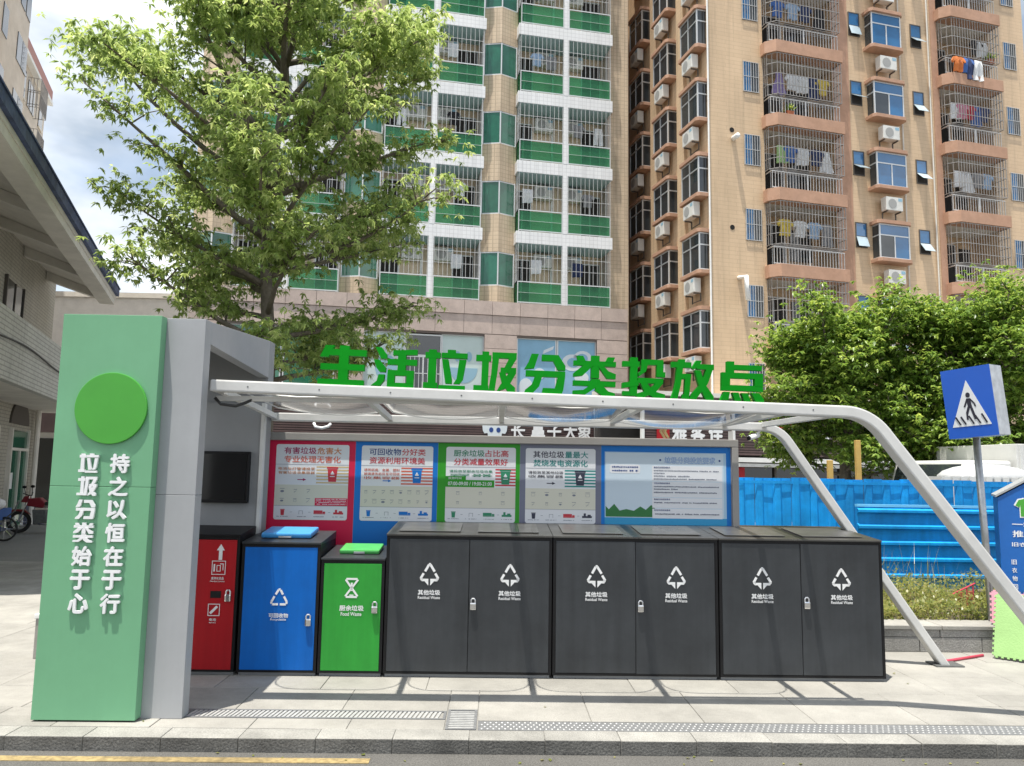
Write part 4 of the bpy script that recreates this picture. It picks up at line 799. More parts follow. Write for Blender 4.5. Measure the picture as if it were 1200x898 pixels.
decal('decal_white', [[(1.08, 6.3), (1.5, 6.5), (1.55, 6.65), (1.12, 6.45)], disc(.95, 5.5, .25, .22), disc(2.3, 6.0, .42, .34), disc(2.75, 6.2, .38, .3), disc(2.7, 5.4, .3, .25), disc(.4, 4.9, .3, .4)])
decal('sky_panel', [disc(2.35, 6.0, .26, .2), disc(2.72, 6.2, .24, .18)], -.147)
# ground-floor shops : brown slatted fascias
sp = thing('shop_row', 'row of ground floor shops with white pillars and dark glass fronts', 'shops', T1.o, T1.a)
box(-12.3, 6.0, .5, 6, 0, 4.15).build('wall', 'room_dark', sp)
for i in range(12): b = O('shop_window', box(-.70, .70, .42, .47, .1, 2.5).mesh('glass_shop'), sp, (-11.5+i*1.5, 0, 0)); MB().box(-.75, -.70, .38, .5, 0, 2.5).box(-.70, .70, .38, .419, 2.45, 2.5).build('frame', 'alu_dark', b)
for u in (3.10,): box(u-.06, u+.06, -.86, -.70, 0, 4.0).build('pillar', 'plaster_white', sp)
box(3.3, 4.9, .2, .4, 2.4, 3.4).build('interior_panel', 'wood_post', sp)
sq = thing('shop_row', 'single storey shops with white awning in front of the tan tower', 'shops', T2.o, T2.a)
box(-11.2, 6.0, -.30, -.02, 0, 4.3).build('wall', 'room_dark', sq); box(-11.3, 6.2, -1.25, .0, 4.3, 4.45).build('roof', 'plaster', sq)
for u in (-9.93, -6.46): box(u-.05, u+.05, -1.28, -1.14, 0, 4.2).build('pillar', 'plaster_white', sq)
box(-6.35, 5.9, -1.45, -.95, 2.06, 2.22).build('awning', 'plaster_white', sq); box(-6.35, 5.9, -1.40, -1.0, 1.90, 2.02).build('awning', 'beam_white', sq)
for i in range(11): b = O('shop_window', box(-.62, .62, -.40, -.35, .1, 1.95).mesh('glass_shop'), sq, (-9.2+i*1.4, 0, 0)); MB().box(-.70, -.62, -.44, -.31, 0, 1.95).box(-.62, .62, -.44, -.401, 1.88, 1.95).build('frame', 'alu_dark', b)
box(-6.25, -5.95, -1.1, -1.07, 1.45, 1.88).build('notice', 'bin_red', sq)
def fascia(u0, u1, z0, z1, label, Fr=None, off=.8):
    Fr = Fr or T1; t = thing('shop_sign', label, 'shop sign', Fr(u0, -off, 0), Fr.a); W = u1-u0
    box(0, W, .0, .30, z0, z1).build('board', 'sign_brown', t)
    n = int((z1-z0)/.09); sm = MB().box(0, W, -.03, -.001, 0, .055).mesh('sign_slat')
    for i in range(n): O('slat', sm, t, (0, 0, z0+.02+i*.09))
    return t
s1 = fascia(-10.2, 3.0, 2.62, 4.15, 'long brown slatted shop sign with white brush letters and animal logo')
for ch, px in zip('长鼻子大象', (605, 628, 647, 666, 683)):
    u = -.33+(px-598)*.0341+.06; text(ch, .56, .66, u+10.2, -.035, 3.17, 'letter_white', s1, 'letter', bold=.018, real=.03)
lg = MB(); lg.prism([(-.50, .30), (-.30, .42), (-.12, .34), (.12, .34), (.30, .42), (.50, .30), (.46, -.02), (.40, -.12), (.28, -.10), (.22, -.42), (.0, -.50), (-.22, -.42), (-.28, -.10), (-.40, -.12), (-.46, -.02)], -.07, -.035); lgo = lg.build('logo', 'decal_white', s1, (-.95+10.2, 0, 3.15))
for x in (-.14, .14): MB().prism(disc(x, .02, .085, .10, 12), -.075, -.0705).build('eye', 'p_navy', lgo)
s2 = fascia(-9.86, -6.53, 2.45, 3.9, 'brown slatted shop sign with white letters and small orange emblem', T2, 1.2)
for ch, u in zip('雅客佳', (-8.55, -7.85, -7.15)): text(ch, .56, .70, u+9.86, -.035, 3.05, 'letter_white', s2, 'letter', bold=.03, real=.03)
e_ = box(.45, .92, -.06, -.035, 2.70, 3.42).build('emblem', 'bin_red', s2)
for k in (0, 1): MB().prism([(.53+k*.14, 3.06), (.69+k*.14, 3.30), (.79+k*.14, 3.30), (.65+k*.14, 3.06), (.79+k*.14, 2.82), (.69+k*.14, 2.82)], -.066, -.061).build('emblem_mark', 'yellow_paint', e_)
s3 = fascia(-6.38, 5.8, 2.30, 3.9, 'dark brown slatted shop sign with red framed emblem near the trees', T2, 1.2)
e_ = box(1.50, 2.32, -.06, -.035, 2.60, 3.50).build('emblem', 'letter_white', s3); box(1.55, 2.27, -.066, -.0605, 2.65, 3.45).build('emblem_fill', 'bin_red', e_); text('日', .46, .56, 1.85, -.068, 2.98, 'letter_white', e_, 'emblem_mark', bold=.03)
MB().prism([(1.85, 3.22), (2.22, 3.22), (2.22, 3.42)], -.072, -.0685).build('emblem_mark', 'yellow_paint', e_)
text('4P', 1.0, .62, 3.5, -.035, 3.0, 'letter_white', s3, 'letter', bold=.03, real=.03)

# ---- tower 2 : tan tiles, terracotta bands, cages
U0, U1 = -6.53, 9.2
t2 = thing('apartment_tower', 'tall tan brick-tiled apartment tower with terracotta bands and caged balconies', 'building', T2(U0, 0, 0), T2.a)
def A(me, name, u, y, z, parent=None, rz=0): return O(name, me, parent or t2, (u-U0, y, z) if parent is None else (u, y, z), rz)
TOP2 = 30.0
wm = MB(); CB = [(-4.12, -.90), (4.42, 7.20)]
wm.box(0, 2.41, 0, 14, 0, TOP2); wm.box(-.90-U0, 4.42-U0, .002, 14, 0, TOP2); wm.box(7.20-U0, U1-U0, .001, 14, 0, TOP2)
wm.box(2.41, 5.63, 1.25, 14, 0, TOP2); wm.box(10.95, 13.73, 1.25, 14, 0, TOP2); wm.build('wall', 't2_tile', t2)
box(-.1, U1-U0+.1, -.1, 14.1, TOP2, TOP2+.6).build('roof', 't2_terracotta', t2)
for a, b_ in ((-.90, -.12), (4.10, 4.42)): box(a-U0, b_-U0, -.03, -.001, 0, TOP2).build('pilaster', 't2_terracotta', t2)
def cage(W):
    b = MB(); d = .55; z0, z1 = 1.28, 2.99; c = .28
    path = [(0, 0), (0, -d+c), (c, -d), (W-.02, -d), (W-.02, 0)]
    for (x0, y0), (x1, y1) in zip(path, path[1:]):
        l = math.hypot(x1-x0, y1-y0); n = max(2, int(l/.135))
        for i in range(n): x = x0+(x1-x0)*i/n; y = y0+(y1-y0)*i/n; b.box(x-.010, x+.010, y-.010, y+.010, z0, z1)
        for z in (z0, z0+.42, z0+.85, z0+1.28, z1-.03):
            dx, dy = (x1-x0)/l, (y1-y0)/l; nx, ny = -dy*.009, dx*.009
            b.add([(x0-nx, y0-ny, z), (x1-nx, y1-ny, z), (x1+nx, y1+ny, z), (x0+nx, y0+ny, z), (x0-nx, y0-ny, z+.022), (x1-nx, y1-ny, z+.022), (x1+nx, y1+ny, z+.022), (x0+nx, y0+ny, z+.022)], [(0, 3, 2, 1), (4, 5, 6, 7), (0, 1, 5, 4), (1, 2, 6, 5), (2, 3, 7, 6), (3, 0, 4, 7)])
    for i in range(5): b.box(.1, W-.1, -d+.08+i*.1, -d+.10+i*.1, z0-.02, z0)
    return b.mesh('grille_grey')
def railing(W):
    b = MB(); n = int(W/.13)
    for i in range(n+1): x = .04+(W-.08)*i/n; b.box(x-.011, x+.011, -.42, -.40, .5, 1.20)
    for z in (.52, 1.17): b.box(.02, W-.02, -.424, -.396, z, z+.035)
    b.box(W/2-.03, W/2+.03, -.426, -.394, .5, 1.2); b.box(.02, .04, -.40, 0, 1.17, 1.205)
    return b.mesh('grille_steel')
def band(W): return MB().prism([(-.10, 0), (-.10, -.28), (.22, -.60), (W+.06, -.60), (W+.06, 0)], 0, .49, 'z').mesh('t2_terracotta', .008)
def crow(name, W): pass
bal = []
for ci, (a, b_) in enumerate(CB):
    W = b_-a; bm_, cm, rm = band(W), cage(W), railing(W)
    dm = box(.5, 1.6, 1.20, 1.245, .5, 2.6).mesh('room_dark'); dm2 = box(1.9, W-.3, 1.20, 1.245, 1.2, 2.5).mesh('glass_dark'); sf = box(.02, W-.02, .001, 1.24, .0, .495).mesh('plaster'); fr = MB().box(.44, .50, 1.17, 1.245, .5, 2.65).box(1.6, 1.66, 1.17, 1.245, .5, 2.65).box(1.03, 1.07, 1.18, 1.199, .5, 2.6).box(.50, 1.6, 1.17, 1.245, 2.6, 2.65).mesh('alu')
    for k in range(-1, 7):
        z = 9.10+3*k
        o = A(bm_, 'balcony', a, 0, z)
        O('cage', cm, o); O('railing', rm, o); O('door', dm, o); O('window', dm2, o); O('floor_slab', sf, o); O('door_frame', fr, o)
# laundry on tower 2
spec = {(0, 0): ['yellow shirt', 'white shirt', 'pale blue shirt', 'grey trousers'], (0, 1): ['green towel', 'blue shirt', 'white towel', 'dark blue shirt', 'white dress'], (0, 2): ['purple dress', 'white shirt', 'white towel', 'dark blue trousers', 'yellow shirt'], (0, 3): ['blue shirt', 'pale blue shirt', 'dark blue shirt', 'black trousers'], (0, 4): ['purple shirt', 'grey shirt', 'white shirt', 'blue towel', 'dark blue dress'],
        (1, 1): ['white towel', 'white dress', 'grey shirt', 'pale blue shirt'], (1, 2): ['white towel', 'pink shirt', 'red shirt', 'blue trousers', 'dark blue shirt'], (1, 3): ['orange shirt', 'blue shirt', 'dark blue trousers', 'white trousers', 'black shirt', 'white towel'], (1, 4): ['blue shirt', 'red shirt', 'dark blue shirt', 'pale blue towel']}
for (ci, k), items in spec.items():
    a, b_ = CB[ci]; n = len(items)
    for i, it in enumerate(items):
        c, kind = it.rsplit(' ', 1); u = a+.35+(b_-a-.7)*(i+.5)/n+rg.uniform(-.1, .1); zz = 9.1+3*k+(2.35 if not (ci == 1 and k == 3 and i < 4) else 1.15)
        yy_ = -.18 if zz > 9.1+3*k+2 else -.62
        garment(kind, c, T2(u, yy_, zz), T2.a, f'{ORD[k]} cage of the {("left", "right")[ci]} stack, tan tower', 1.0)
def plants(pos, rz, label):
    t = thing('potted_plant', label, 'plant', pos, rz)
    MB().prism([(-.12, 0), (.12, 0), (.16, .22), (-.16, .22)], -.14, .14).build('pot', 'clay', t)
    V = []; F = []; T = []
    for i in range(60):
        a = RNG.uniform(0, 6.28); e = RNG.uniform(.2, 1.4); l = RNG.uniform(.2, .42); d = Vector((math.cos(a)*math.cos(e), math.sin(a)*math.cos(e), math.sin(e))); s = Vector((-math.sin(a), math.cos(a), 0))*.035; k = len(V); p0 = Vector((0, 0, .2))
        V += [p0, p0+d*l*.5+s, p0+d*l, p0+d*l*.5-s]; F.append((k, k+1, k+2, k+3)); T.append(RNG.uniform(.2, 1))
    me = bpy.data.meshes.new('mesh'); me.from_pydata(V, [], F); at = me.attributes.new('tone', 'FLOAT', 'FACE'); at.data.foreach_set('value', np.array(T, dtype=np.float32)); me.materials.append(MATS['leaf_ficus']); O('foliage', me, t)
plants(T2(6.9, -.30, 9.1+9+1.30), T2.a, 'leafy potted plant in a cage of the right caged balconies of the tan tower'); plants(T2(-3.2, -.30, 9.1+6+.5), T2.a, 'leafy potted plant behind the railing of the left caged balconies of the tan tower')
# front windows
def casement(wd, ht, open_):
    f = MB(); e = .04; f.box(0, wd, -.03, .0, 0, e).box(0, wd, -.03, 0, ht-e, ht).box(0, e, -.03, 0, e, ht-e).box(wd-e, wd, -.03, 0, e, ht-e).box(e, wd-e, -.03, 0, ht*.42, ht*.42+e)
    return f.mesh('alu_dark')
cf = casement(.55, 1.04, 0); cup = box(.04, .51, -.015, -.005, .48, 1.0).mesh('glass_blue'); cbk = box(.04, .51, -.008, -.001, .04, .44).mesh('room_dark'); clow = MB().box(.0, .50, -.012, .0, -.44, 0).mesh('glass_pale'); clf = MB().box(-.01, .51, -.02, -.0125, -.45, -.41).box(-.01, .51, -.02, -.0125, -.03, .01).mesh('alu')
bayf = MB(); Wb = 1.45; D = .42
for z in (0, .92, 1.36): bayf.box(0, Wb, -D, -D+.05, z, z+.05); bayf.box(0, .05, -D+.05, 0, z, z+.05); bayf.box(Wb-.05, Wb, -D+.05, 0, z, z+.05)
for x in (0, Wb/2-.025, Wb-.05): bayf.box(x, x+.05, -D+.001, -D+.049, .05, 1.36 if x != Wb/2-.025 else .92)
bayfm = bayf.mesh('alu'); bp = [box(.05, Wb/2-.025, -D+.02, -D+.03, .05, .92).mesh('glass_blue'), box(Wb/2+.025, Wb-.05, -D+.02, -D+.03, .05, .92).mesh('glass_blue'), box(.05, Wb-.05, -D+.02, -D+.03, .97, 1.36).mesh('glass_blue'), box(.02, .03, -D+.05, -.001, .05, 1.36).mesh('glass_dark')]
bpd = [box(.05, Wb/2-.025, -D+.02, -D+.03, .05, .92).mesh('glass_dark')]
sill = MB().prism([(-.10, 0), (-.10, -D+.02), (.02, -D-.10), (Wb-.02, -D-.10), (Wb+.10, -D+.02), (Wb+.10, 0)], 0, .14, 'z').mesh('t2_terracotta', .006)
gwf = MB(); gw_w, gw_h = .70, 1.24
for i in range(7): x = .02+i*.11; gwf.box(x-.009, x+.009, -.05, -.032, 0, gw_h)
for z in (.0, .62, 1.22): gwf.box(0, gw_w, -.052, -.03, z, z+.02)
gwf.box(0, .03, -.03, 0, 0, gw_h).box(gw_w-.03, gw_w, -.03, 0, 0, gw_h).box(gw_w/2-.015, gw_w/2+.015, -.03, 0, 0, gw_h); gwm = gwf.mesh('grille_steel'); gwp = [box(.03, gw_w/2-.015, -.012, -.001, 0, gw_h).mesh('glass_blue'), box(gw_w/2+.015, gw_w-.03, -.012, -.001, 0, gw_h).mesh('glass_dark')]
for k in range(-5, 3):
    z = 19.74+3*k
    for ci, u in enumerate((-.05, 3.05)):
        o = A(cf, 'window', u, 0, z); O('pane', cup, o); O('opening', cbk, o)
        lo = O('casement', clow, o, (.03, -.03, .44)); lo.rotation_euler = (-rad(rg.choice([0, 18, 42, 55]) if ci == 0 else rg.choice([35, 45, 50])), 0, 0)
    o = A(bayfm, 'bay_window', .75, 0, 19.28+3*k)
    for q, me in enumerate(bp): O('pane', (bpd[0] if (q == 0 and k % 2) else me), o)
    O('sill', sill, o, (0, 0, -.145)); O('lintel', sill, o, (0, 0, 1.415))
    if k > -5: ac(T2(1.48, -.33, 19.28+3*k-1.02), T2.a, f'air conditioner below {ORD[k+4]} blue bay window of the tan tower front', 'air conditioners on the tan tower front')
    for u in (-5.03, 8.0):
        o = A(gwm, 'window', u, 0, 16.56+3*k+(0 if u < 0 else .0)); [O('pane', me, o) for me in gwp]
# side face (to the left, facing -x of the tower frame)
smf = MB(); Ws, Ds, Hs = 1.35, .42, 1.45   # local: x = outward(-), y = back
for z in (0, .95, Hs-.05): smf.box(-Ds, -Ds+.05, 0, Ws, z, z+.05); smf.box(-Ds+.05, 0, 0, .05, z, z+.05)
for y in (0, Ws/2, Ws-.05): smf.box(-Ds-.004, -Ds+.045, y, y+.05, .0, Hs)
smfm = smf.mesh('alu'); spn = [box(-Ds+.02, -Ds+.03, .05, Ws/2, .05, .95).mesh('glass_dark'), box(-Ds+.02, -Ds+.03, Ws/2+.05, Ws-.05, .05, .95).mesh('glass_dark'), box(-Ds+.02, -Ds+.03, .05, Ws-.05, 1.0, Hs-.05).mesh('glass_dark'), box(-Ds+.05, -.001, .02, .03, .05, Hs-.05).mesh('glass_dark')]
ssl = MB().prism([(-.001, -.08), (-Ds+.02, -.08), (-Ds-.09, .02), (-Ds-.09, Ws+.02), (-Ds+.02, Ws+.08), (-.001, Ws+.08)], 0, .14, 'z').mesh('t2_terracotta', .006)
for ci, u in enumerate((.12, 2.62, 5.12)):
    for k in range(-4, 4):
        z = 18.28+3*k
        o = O('bay_window', smfm, t2, (0, u, z)); [O('pane', me, o) for me in spn]; O('sill', ssl, o, (0, 0, -.145)); O('lintel', ssl, o, (0, 0, Hs+.005))
        if z < 22: 
            p_ = T2(U0-.34, u+.72, z-.80); ac(p_, T2.a-math.pi/2, f'air conditioner below {ORD[k+4]} dark bay window, {("nearest", "middle", "farthest")[ci]} column, tan tower side', 'air conditioners on the tan tower side')
    if ci < 2: box(-.16, -.001, u+1.62, u+2.2, 0, TOP2).build('pilaster', 't2_tile', t2)
MB().tube([(-.05, -.05, 0), (-.05, -.05, TOP2)], .035, 8).build('drainpipe', 'plaster_white', t2)
for u, z in ((-5.55, 14.9), (-5.55, 20.6), (-5.6, 11.0)): MB().prism(disc(u-U0, z, .10, .10, 14), -.012, -.001).build('vent_hole', 'pit', t2)
MB().tube([(-5.35-U0, .05, 15.05-6), (-5.33-U0, -.45, 15.0-6), (-5.28-U0, -.46, 14.3-6.2)], .09, 10).build('vent_pipe', 'plaster_white', t2, smooth=True)
MB().tube([(-5.5-U0, .05, 14.55), (-5.5-U0, -.35, 14.55)], .10, 10).build('vent_pipe', 'plaster_white', t2, smooth=True)
for u in (2.42, 3.9): MB().tube([(u-U0, -.06, 0), (u-U0, -.06, TOP2)], .03, 6).build('drainpipe', 'plaster', t2)

# ------------------------------------------------------------------ left: low tiled building with blue eave
lb = thing('arcade_building', 'low pale tiled building with deep blue-edged eave and long balcony parapet', 'building', LB.o, LB.a)
E1 = 10.4
box(-4.3, E1, 1.3, 9, -.02, 3.2).build('ground_wall', 'left_tile', lb); box(-4.3, E1, 1.2, 9, 3.2, 7.0).build('upper_wall', 'left_tile', lb)
box(-4.3, E1, 0, .16, 3.09, 4.33).build('parapet', 'left_tile_pale', lb, bevel=.01); box(-4.3, E1, .162, 1.29, 3.09, 3.22).build('balcony_floor', 'plaster', lb); box(E1-.16, E1, .162, 1.19, 3.23, 4.33).build('parapet', 'left_tile_pale', lb)
MB().tube([(u, -.03, 3.78+.06*math.sin(u*.9)) for u in np.linspace(-4.2, 10, 40)], .018, 6).build('cable', 'vinyl_black', lb)
# sloping soffit with ribs and blue fascia
MB().prism([(-.52, 6.36), (-.52, 6.50), (1.6, 7.25), (1.6, 7.0), (1.2, 6.95)], -4.3, E1-1.1, 'x').build('eave_soffit', 'plaster', lb)
MB().prism([(-.60, 6.46), (-.60, 6.66), (-.52, 6.66), (-.52, 6.46)], -4.3, E1-1.05, 'x').build('eave_fascia', 'eave_blue', lb); MB().prism([(-.62, 6.665), (-.62, 6.70), (4, 7.75), (4, 7.6)], -4.3, E1-1.0, 'x').build('roof', 'eave_blue', lb)
box(-4.3, E1-1.12, -.50, -.12, 6.20, 6.40).build('edge_beam', 'plaster', lb)
for k in range(5): MB().prism([(-.118, 6.30), (-.118, 6.49), (1.19, 6.94), (1.19, 6.70)], E1-1.4-k*2.6, E1-1.15-k*2.6, 'x').build('eave_rib', 'plaster', lb)
for k in range(0): MB().prism([(-.50, 6.28), (-.50, 6.36), (1.19, 6.94), (1.19, 6.70)], E1-1.4-k*2.6, E1-1.15-k*2.6, 'x').build('eave_rib', 'plaster', lb)
for u in (5.0, -.5): w_ = box(u, u+1.55, 1.16, 1.199, 4.35, 5.85).build('window', 'glass_dark', lb); MB().box(u-.06, u, 1.13, 1.199, 4.3, 5.9).box(u+1.55, u+1.61, 1.13, 1.199, 4.3, 5.9).box(u+.75, u+.80, 1.14, 1.159, 4.35, 5.85).build('frame', 'alu_dark', w_)
for u in (1.0, 4.0, 7.0):
    d = box(u, u+1.7, 1.25, 1.299, .0, 2.45).build('door', 'glass_green', lb); MB().box(u-.07, u, 1.2, 1.299, 0, 2.5).box(u+1.7, u+1.77, 1.2, 1.299, 0, 2.5).box(u, u+1.7, 1.2, 1.249, 1.95, 2.02).box(u+.82, u+.88, 1.2, 1.249, 0, 1.95).build('frame', 'plaster', d); box(u+.1, u+.4, 1.235, 1.249, 1.0, 1.4).build('notice', 'letter_white', d)
    MB().prism(disc(u+.85, 2.62, .95, .62, 16, 0, 180), 1.25, 1.299).build('arch', 'alu_dark', lb)
box(-4.3, E1, 1.27, 1.299, .0, .55).build('skirting', 'eave_blue', lb)
for u in (3.35, 9.3): MB().tube([(u, 1.15, 0), (u, 1.15, 3.08)], .07, 10).build('pipe', 'post_yellow' if False else 'plaster', lb)
for u in (E1-.2, 3.0, -4.0): box(u-.12, u+.18, .2, .5, -.02, 3.08).build('column', 'left_tile', lb) if u < 0 else None
# far-left apartment block
FA = Frame(-29.54, 48.0, 109.5)
fa = thing('apartment_block', 'cream apartment block with pink roof edge and caged windows, far left', 'building', FA.o, FA.a)
box(-8.3, 0, 0, 14, 0, 25.0).build('wall', 'apt_cream', fa); box(-8.4, .25, -.3, 14.2, 25.0, 25.75).build('parapet', 'apt_pink', fa); box(-8.45, .3, -.36, 14.3, 24.78, 25.0).build('cornice', 'plaster_white', fa)
box(-20, -8.31, -.7, 14, 0, 33).build('wall', 'apt_cream', fa)
for k in range(4):
    z = 22.6-3.1*k
    for u, wd, hh_ in ((-7.4, .7, 1.3), (-6.2, 1.0, 1.7), (-1.6, 1.0, 1.9)): w_ = box(u, u+wd, -.04, -.001, z, z+hh_).build('window', 'glass_dark', fa); MB().box(u-.05, u+wd+.05, -.10, -.041, z-.08, z).build('sill', 'plaster', w_)
    cg = MB(); 
    for i in range(12): x = -4.6+i*.16; cg.box(x-.015, x+.015, -.70, -.67, z-.1, z+1.7)
    for zz in (z-.1, z+.8, z+1.68): cg.box(-4.62, -2.82, -.70, -.67, zz, zz+.03); cg.box(-4.62, -4.59, -.67, 0, zz, zz+.03); cg.box(-2.85, -2.82, -.67, 0, zz, zz+.03)
    for y in (-.5, -.33, -.16): cg.box(-2.85, -2.82, y, y+.03, z-.1, z+1.7); cg.box(-4.62, -4.59, y, y+.03, z-.1, z+1.7)
    w_ = box(-4.5, -2.9, -.04, -.001, z, z+1.6).build('window', 'glass_dark', fa); cg.build('cage', 'grille_grey', w_)
    for u in (-10.4, -13.2, -9.3): w_ = box(u, u+.9, -.74, -.701, z+3.1, z+4.6).build('window', 'glass_dark', fa)
    w_ = box(-9.4, -8.6, -.74, -.701, z, z+1.5).build('window', 'glass_dark', fa)
# white block behind the eave and a dark shop behind the portal
wbk = thing('white_building', 'plain white rendered building behind the blue eave', 'building', (-23.5, 45, 0)); box(-5.5, 9, 0, 12, 0, 11.4).build('wall', 'plaster_white', wbk); box(-5.7, 9.2, -.2, 12.2, 11.4, 11.7).build('roof', 'plaster', wbk)
for x in (-3.5, -.5, 2.5, 5.5): w_ = box(x, x+1.5, -.04, -.001, 6.5, 8.3).build('window', 'glass_dark', wbk); box(x-.1, x+1.6, -.10, -.041, 6.38, 6.5).build('sill', 'plaster', w_)
bs = thing('side_shop', 'small dark shop front with yellow sign strokes beyond the arcade', 'shop', (-15.2, 27.0, 0), rad(10)); box(-2, 5, 0, 4, 0, 5.2).build('wall', 'plaster', bs); box(-1.8, 4.8, -.06, -.001, .1, 2.5).build('shop_window', 'glass_shop', bs); sg = box(-1.9, 4.9, -.3, -.061, 2.7, 4.0).build('sign', 'sign_brown', bs); text('丰', .8, .8, 2.1, -.31, 3.35, 'yellow_paint', sg, 'letter', bold=.03, real=.03); text('丰', .8, .8, 1.0, -.31, 3.35, 'yellow_paint', sg, 'letter', bold=.03, real=.03)

# ------------------------------------------------------------------ trees
def tree(name, label, base, limbs, trunk_top, r0, leafm, barkm, whorl, seed, cat='tree', group=None):
    """limbs: list of (height on trunk, azimuth deg, length, rise, n clusters). whorl = dict(count, leaf, width, leaflets, droop, spread)"""
    rng = np.random.default_rng(seed); t = thing(name, label, cat, base, 0, group)
    tr = [Vector((0, 0, 0))]; nseg = 9
    for i in range(1, nseg+1): tr.append(Vector((.10*math.sin(i*1.3+seed), .10*math.cos(i*1.7), trunk_top*i/nseg)))
    MB().tube(tr, [max(.025, r0*(1-.82*(i/nseg)**1.1)) for i in range(nseg+1)], 10).build('trunk', barkm, t, smooth=True)
    tips = []; lb_ = MB()
    def on_trunk(h): k = min(nseg-1, int(h/trunk_top*nseg)); f = h/trunk_top*nseg-k; return tr[k].lerp(tr[k+1], f)
    for (h, az, ln, rise, nc) in limbs:
        p = on_trunk(h); d = Vector((math.cos(rad(az)), math.sin(rad(az)), rise)).normalized(); pts = [p]; n = 6
        for i in range(n):
            d = (d+Vector((rng.normal(0, .10), rng.normal(0, .10), rng.normal(.02, .06)))).normalized(); pts.append(pts[-1]+d*ln/n)
        rr = r0*.42*(ln/3.2)**.5; lb_.tube(pts, [max(.010, rr*(1-.88*i/n)) for i in range(n+1)], 6)
        for q in range(nc):
            s = rng.uniform(.30, 1.0); k = min(n-1, int(s*n)); o = pts[k].lerp(pts[k+1], s*n-k)
            a = rng.uniform(0, 6.28); sd = Vector((math.cos(a), math.sin(a), rng.uniform(-.15, .55))); sd = (sd*.9+d*.6).normalized(); sl_ = rng.uniform(.35, 1.0)*whorl.get('twig', .9)*(1.15-.5*s)
            e = o+sd*sl_; m_ = o.lerp(e, .5)+Vector((0, 0, .06)); lb_.tube([o, m_, e], [.016, .010, .006], 4)
            tips += [(e, sd), (m_, sd)]
    lb_.build('limbs', barkm, t, smooth=True)
    n = whorl['count']; T = np.array([tuple(p) for p, _ in tips]); idx = rng.integers(0, len(T), n)
    C_ = T[idx]+rng.normal(0, whorl['spread'], (n, 3))*np.array([1, 1, .62]); L_ = whorl['leaflets']
    N_ = n*L_; C_ = np.repeat(C_, L_, 0); az = rng.uniform(0, 2*np.pi, N_); el = rng.normal(whorl['droop'], .35, N_)
    d = np.stack([np.cos(az)*np.cos(el), np.sin(az)*np.cos(el), np.sin(el)], -1); side = np.stack([-np.sin(az), np.cos(az), rng.normal(0, .35, N_)], -1); side /= np.linalg.norm(side, axis=1)[:, None]
    ln = whorl['leaf']*rng.uniform(.65, 1.25, N_)[:, None]; wd = whorl['width']*rng.uniform(.7, 1.2, N_)[:, None]
    dn = np.array([0, 0, -1])*ln*.18
    v0 = C_+d*ln*.06; v1 = C_+d*ln*.45+side*wd; v2 = C_+d*ln+dn; v3 = C_+d*ln*.45-side*wd; vm = C_+d*ln*.48-np.array([0, 0, 1])*wd*.5
    V = np.stack([v0, v1, v2, v3, vm], 1).reshape(-1, 3); b_ = np.arange(N_)[:, None]*5
    F = np.concatenate([b_+np.array([[0, 1, 4]]), b_+np.array([[1, 2, 4]]), b_+np.array([[2, 3, 4]]), b_+np.array([[3, 0, 4]])], 1).reshape(-1, 3)
    me = bpy.data.meshes.new('mesh'); me.vertices.add(len(V)); me.vertices.foreach_set('co', V.astype(np.float32).ravel()); me.loops.add(F.size); me.loops.foreach_set('vertex_index', F.astype(np.int32).ravel()); me.polygons.add(len(F)); me.polygons.foreach_set('loop_start', np.arange(0, F.size, 3, dtype=np.int32)); me.update(calc_edges=True)
    tone = np.clip(np.repeat(rng.beta(1.7, 1.9, n), L_)*.75+rng.uniform(0, .25, N_), 0, 1)
    at = me.attributes.new('tone', 'FLOAT', 'FACE'); at.data.foreach_set('value', np.repeat(tone, 4).astype(np.float32)); me.materials.append(MATS[leafm]); O('crown', me, t); return t
lim = []
r_ = random.Random(21)
for h, n, ln, rs in ((3.3, 5, 2.2, .18), (4.0, 5, 2.7, .30), (4.8, 6, 3.1, .36), (5.6, 6, 3.2, .40), (6.4, 6, 3.3, .45), (7.2, 6, 3.2, .5), (8.0, 6, 2.9, .6), (8.8, 5, 2.5, .7), (9.6, 5, 1.9, .9)):
    a0 = r_.uniform(0, 360)
    for i in range(n): lim.append((h+r_.uniform(-.25, .25), a0+i*360/n+r_.uniform(-18, 18), ln*r_.uniform(.82, 1.1), rs*r_.uniform(.7, 1.3), 15))
tree('broadleaf_tree', 'tall airy broadleaf tree with spreading layered limbs behind the portal pillar', (-3.95, 13.0, 0), lim, 10.8, .15, 'leaf_left', 'bark', dict(count=16500, leaf=.115, width=.022, leaflets=7, droop=-.5, spread=.165, twig=.85), 5)
def ficus(name, label, base, seed, h0, h1, rx, n=9, cnt=14500):
    r_ = random.Random(seed); lim = []
    for i in range(n*3):
        f = (i+.5)/(n*3); h = h0+(h1-h0)*f*.72; prof_ = .55+.60*math.sin(math.pi*min(1, .22+f*.80)); lim.append((h, i*137.5+r_.uniform(-15, 15), rx*prof_*r_.uniform(.8, 1.1), .25+.9*f, 15))
    for i in range(7): lim.append((h0+(h1-h0)*r_.uniform(.25, .5), i*51+r_.uniform(-20, 20), (h1-h0)*r_.uniform(.55, .8), r_.uniform(1.1, 2.6), 16))
    return tree(name, label, base, lim, h1*.93, .16, 'leaf_ficus', 'bark', dict(count=cnt, leaf=.105, width=.030, leaflets=5, droop=-.35, spread=.21, twig=.85), seed, group='dense trees behind the blue hoarding')
ficus('ficus_tree', 'dense dark green tree nearest the canopy, behind the blue hoarding', (7.35, 16.2, 0), 3, 1.5, 4.95, 1.65)
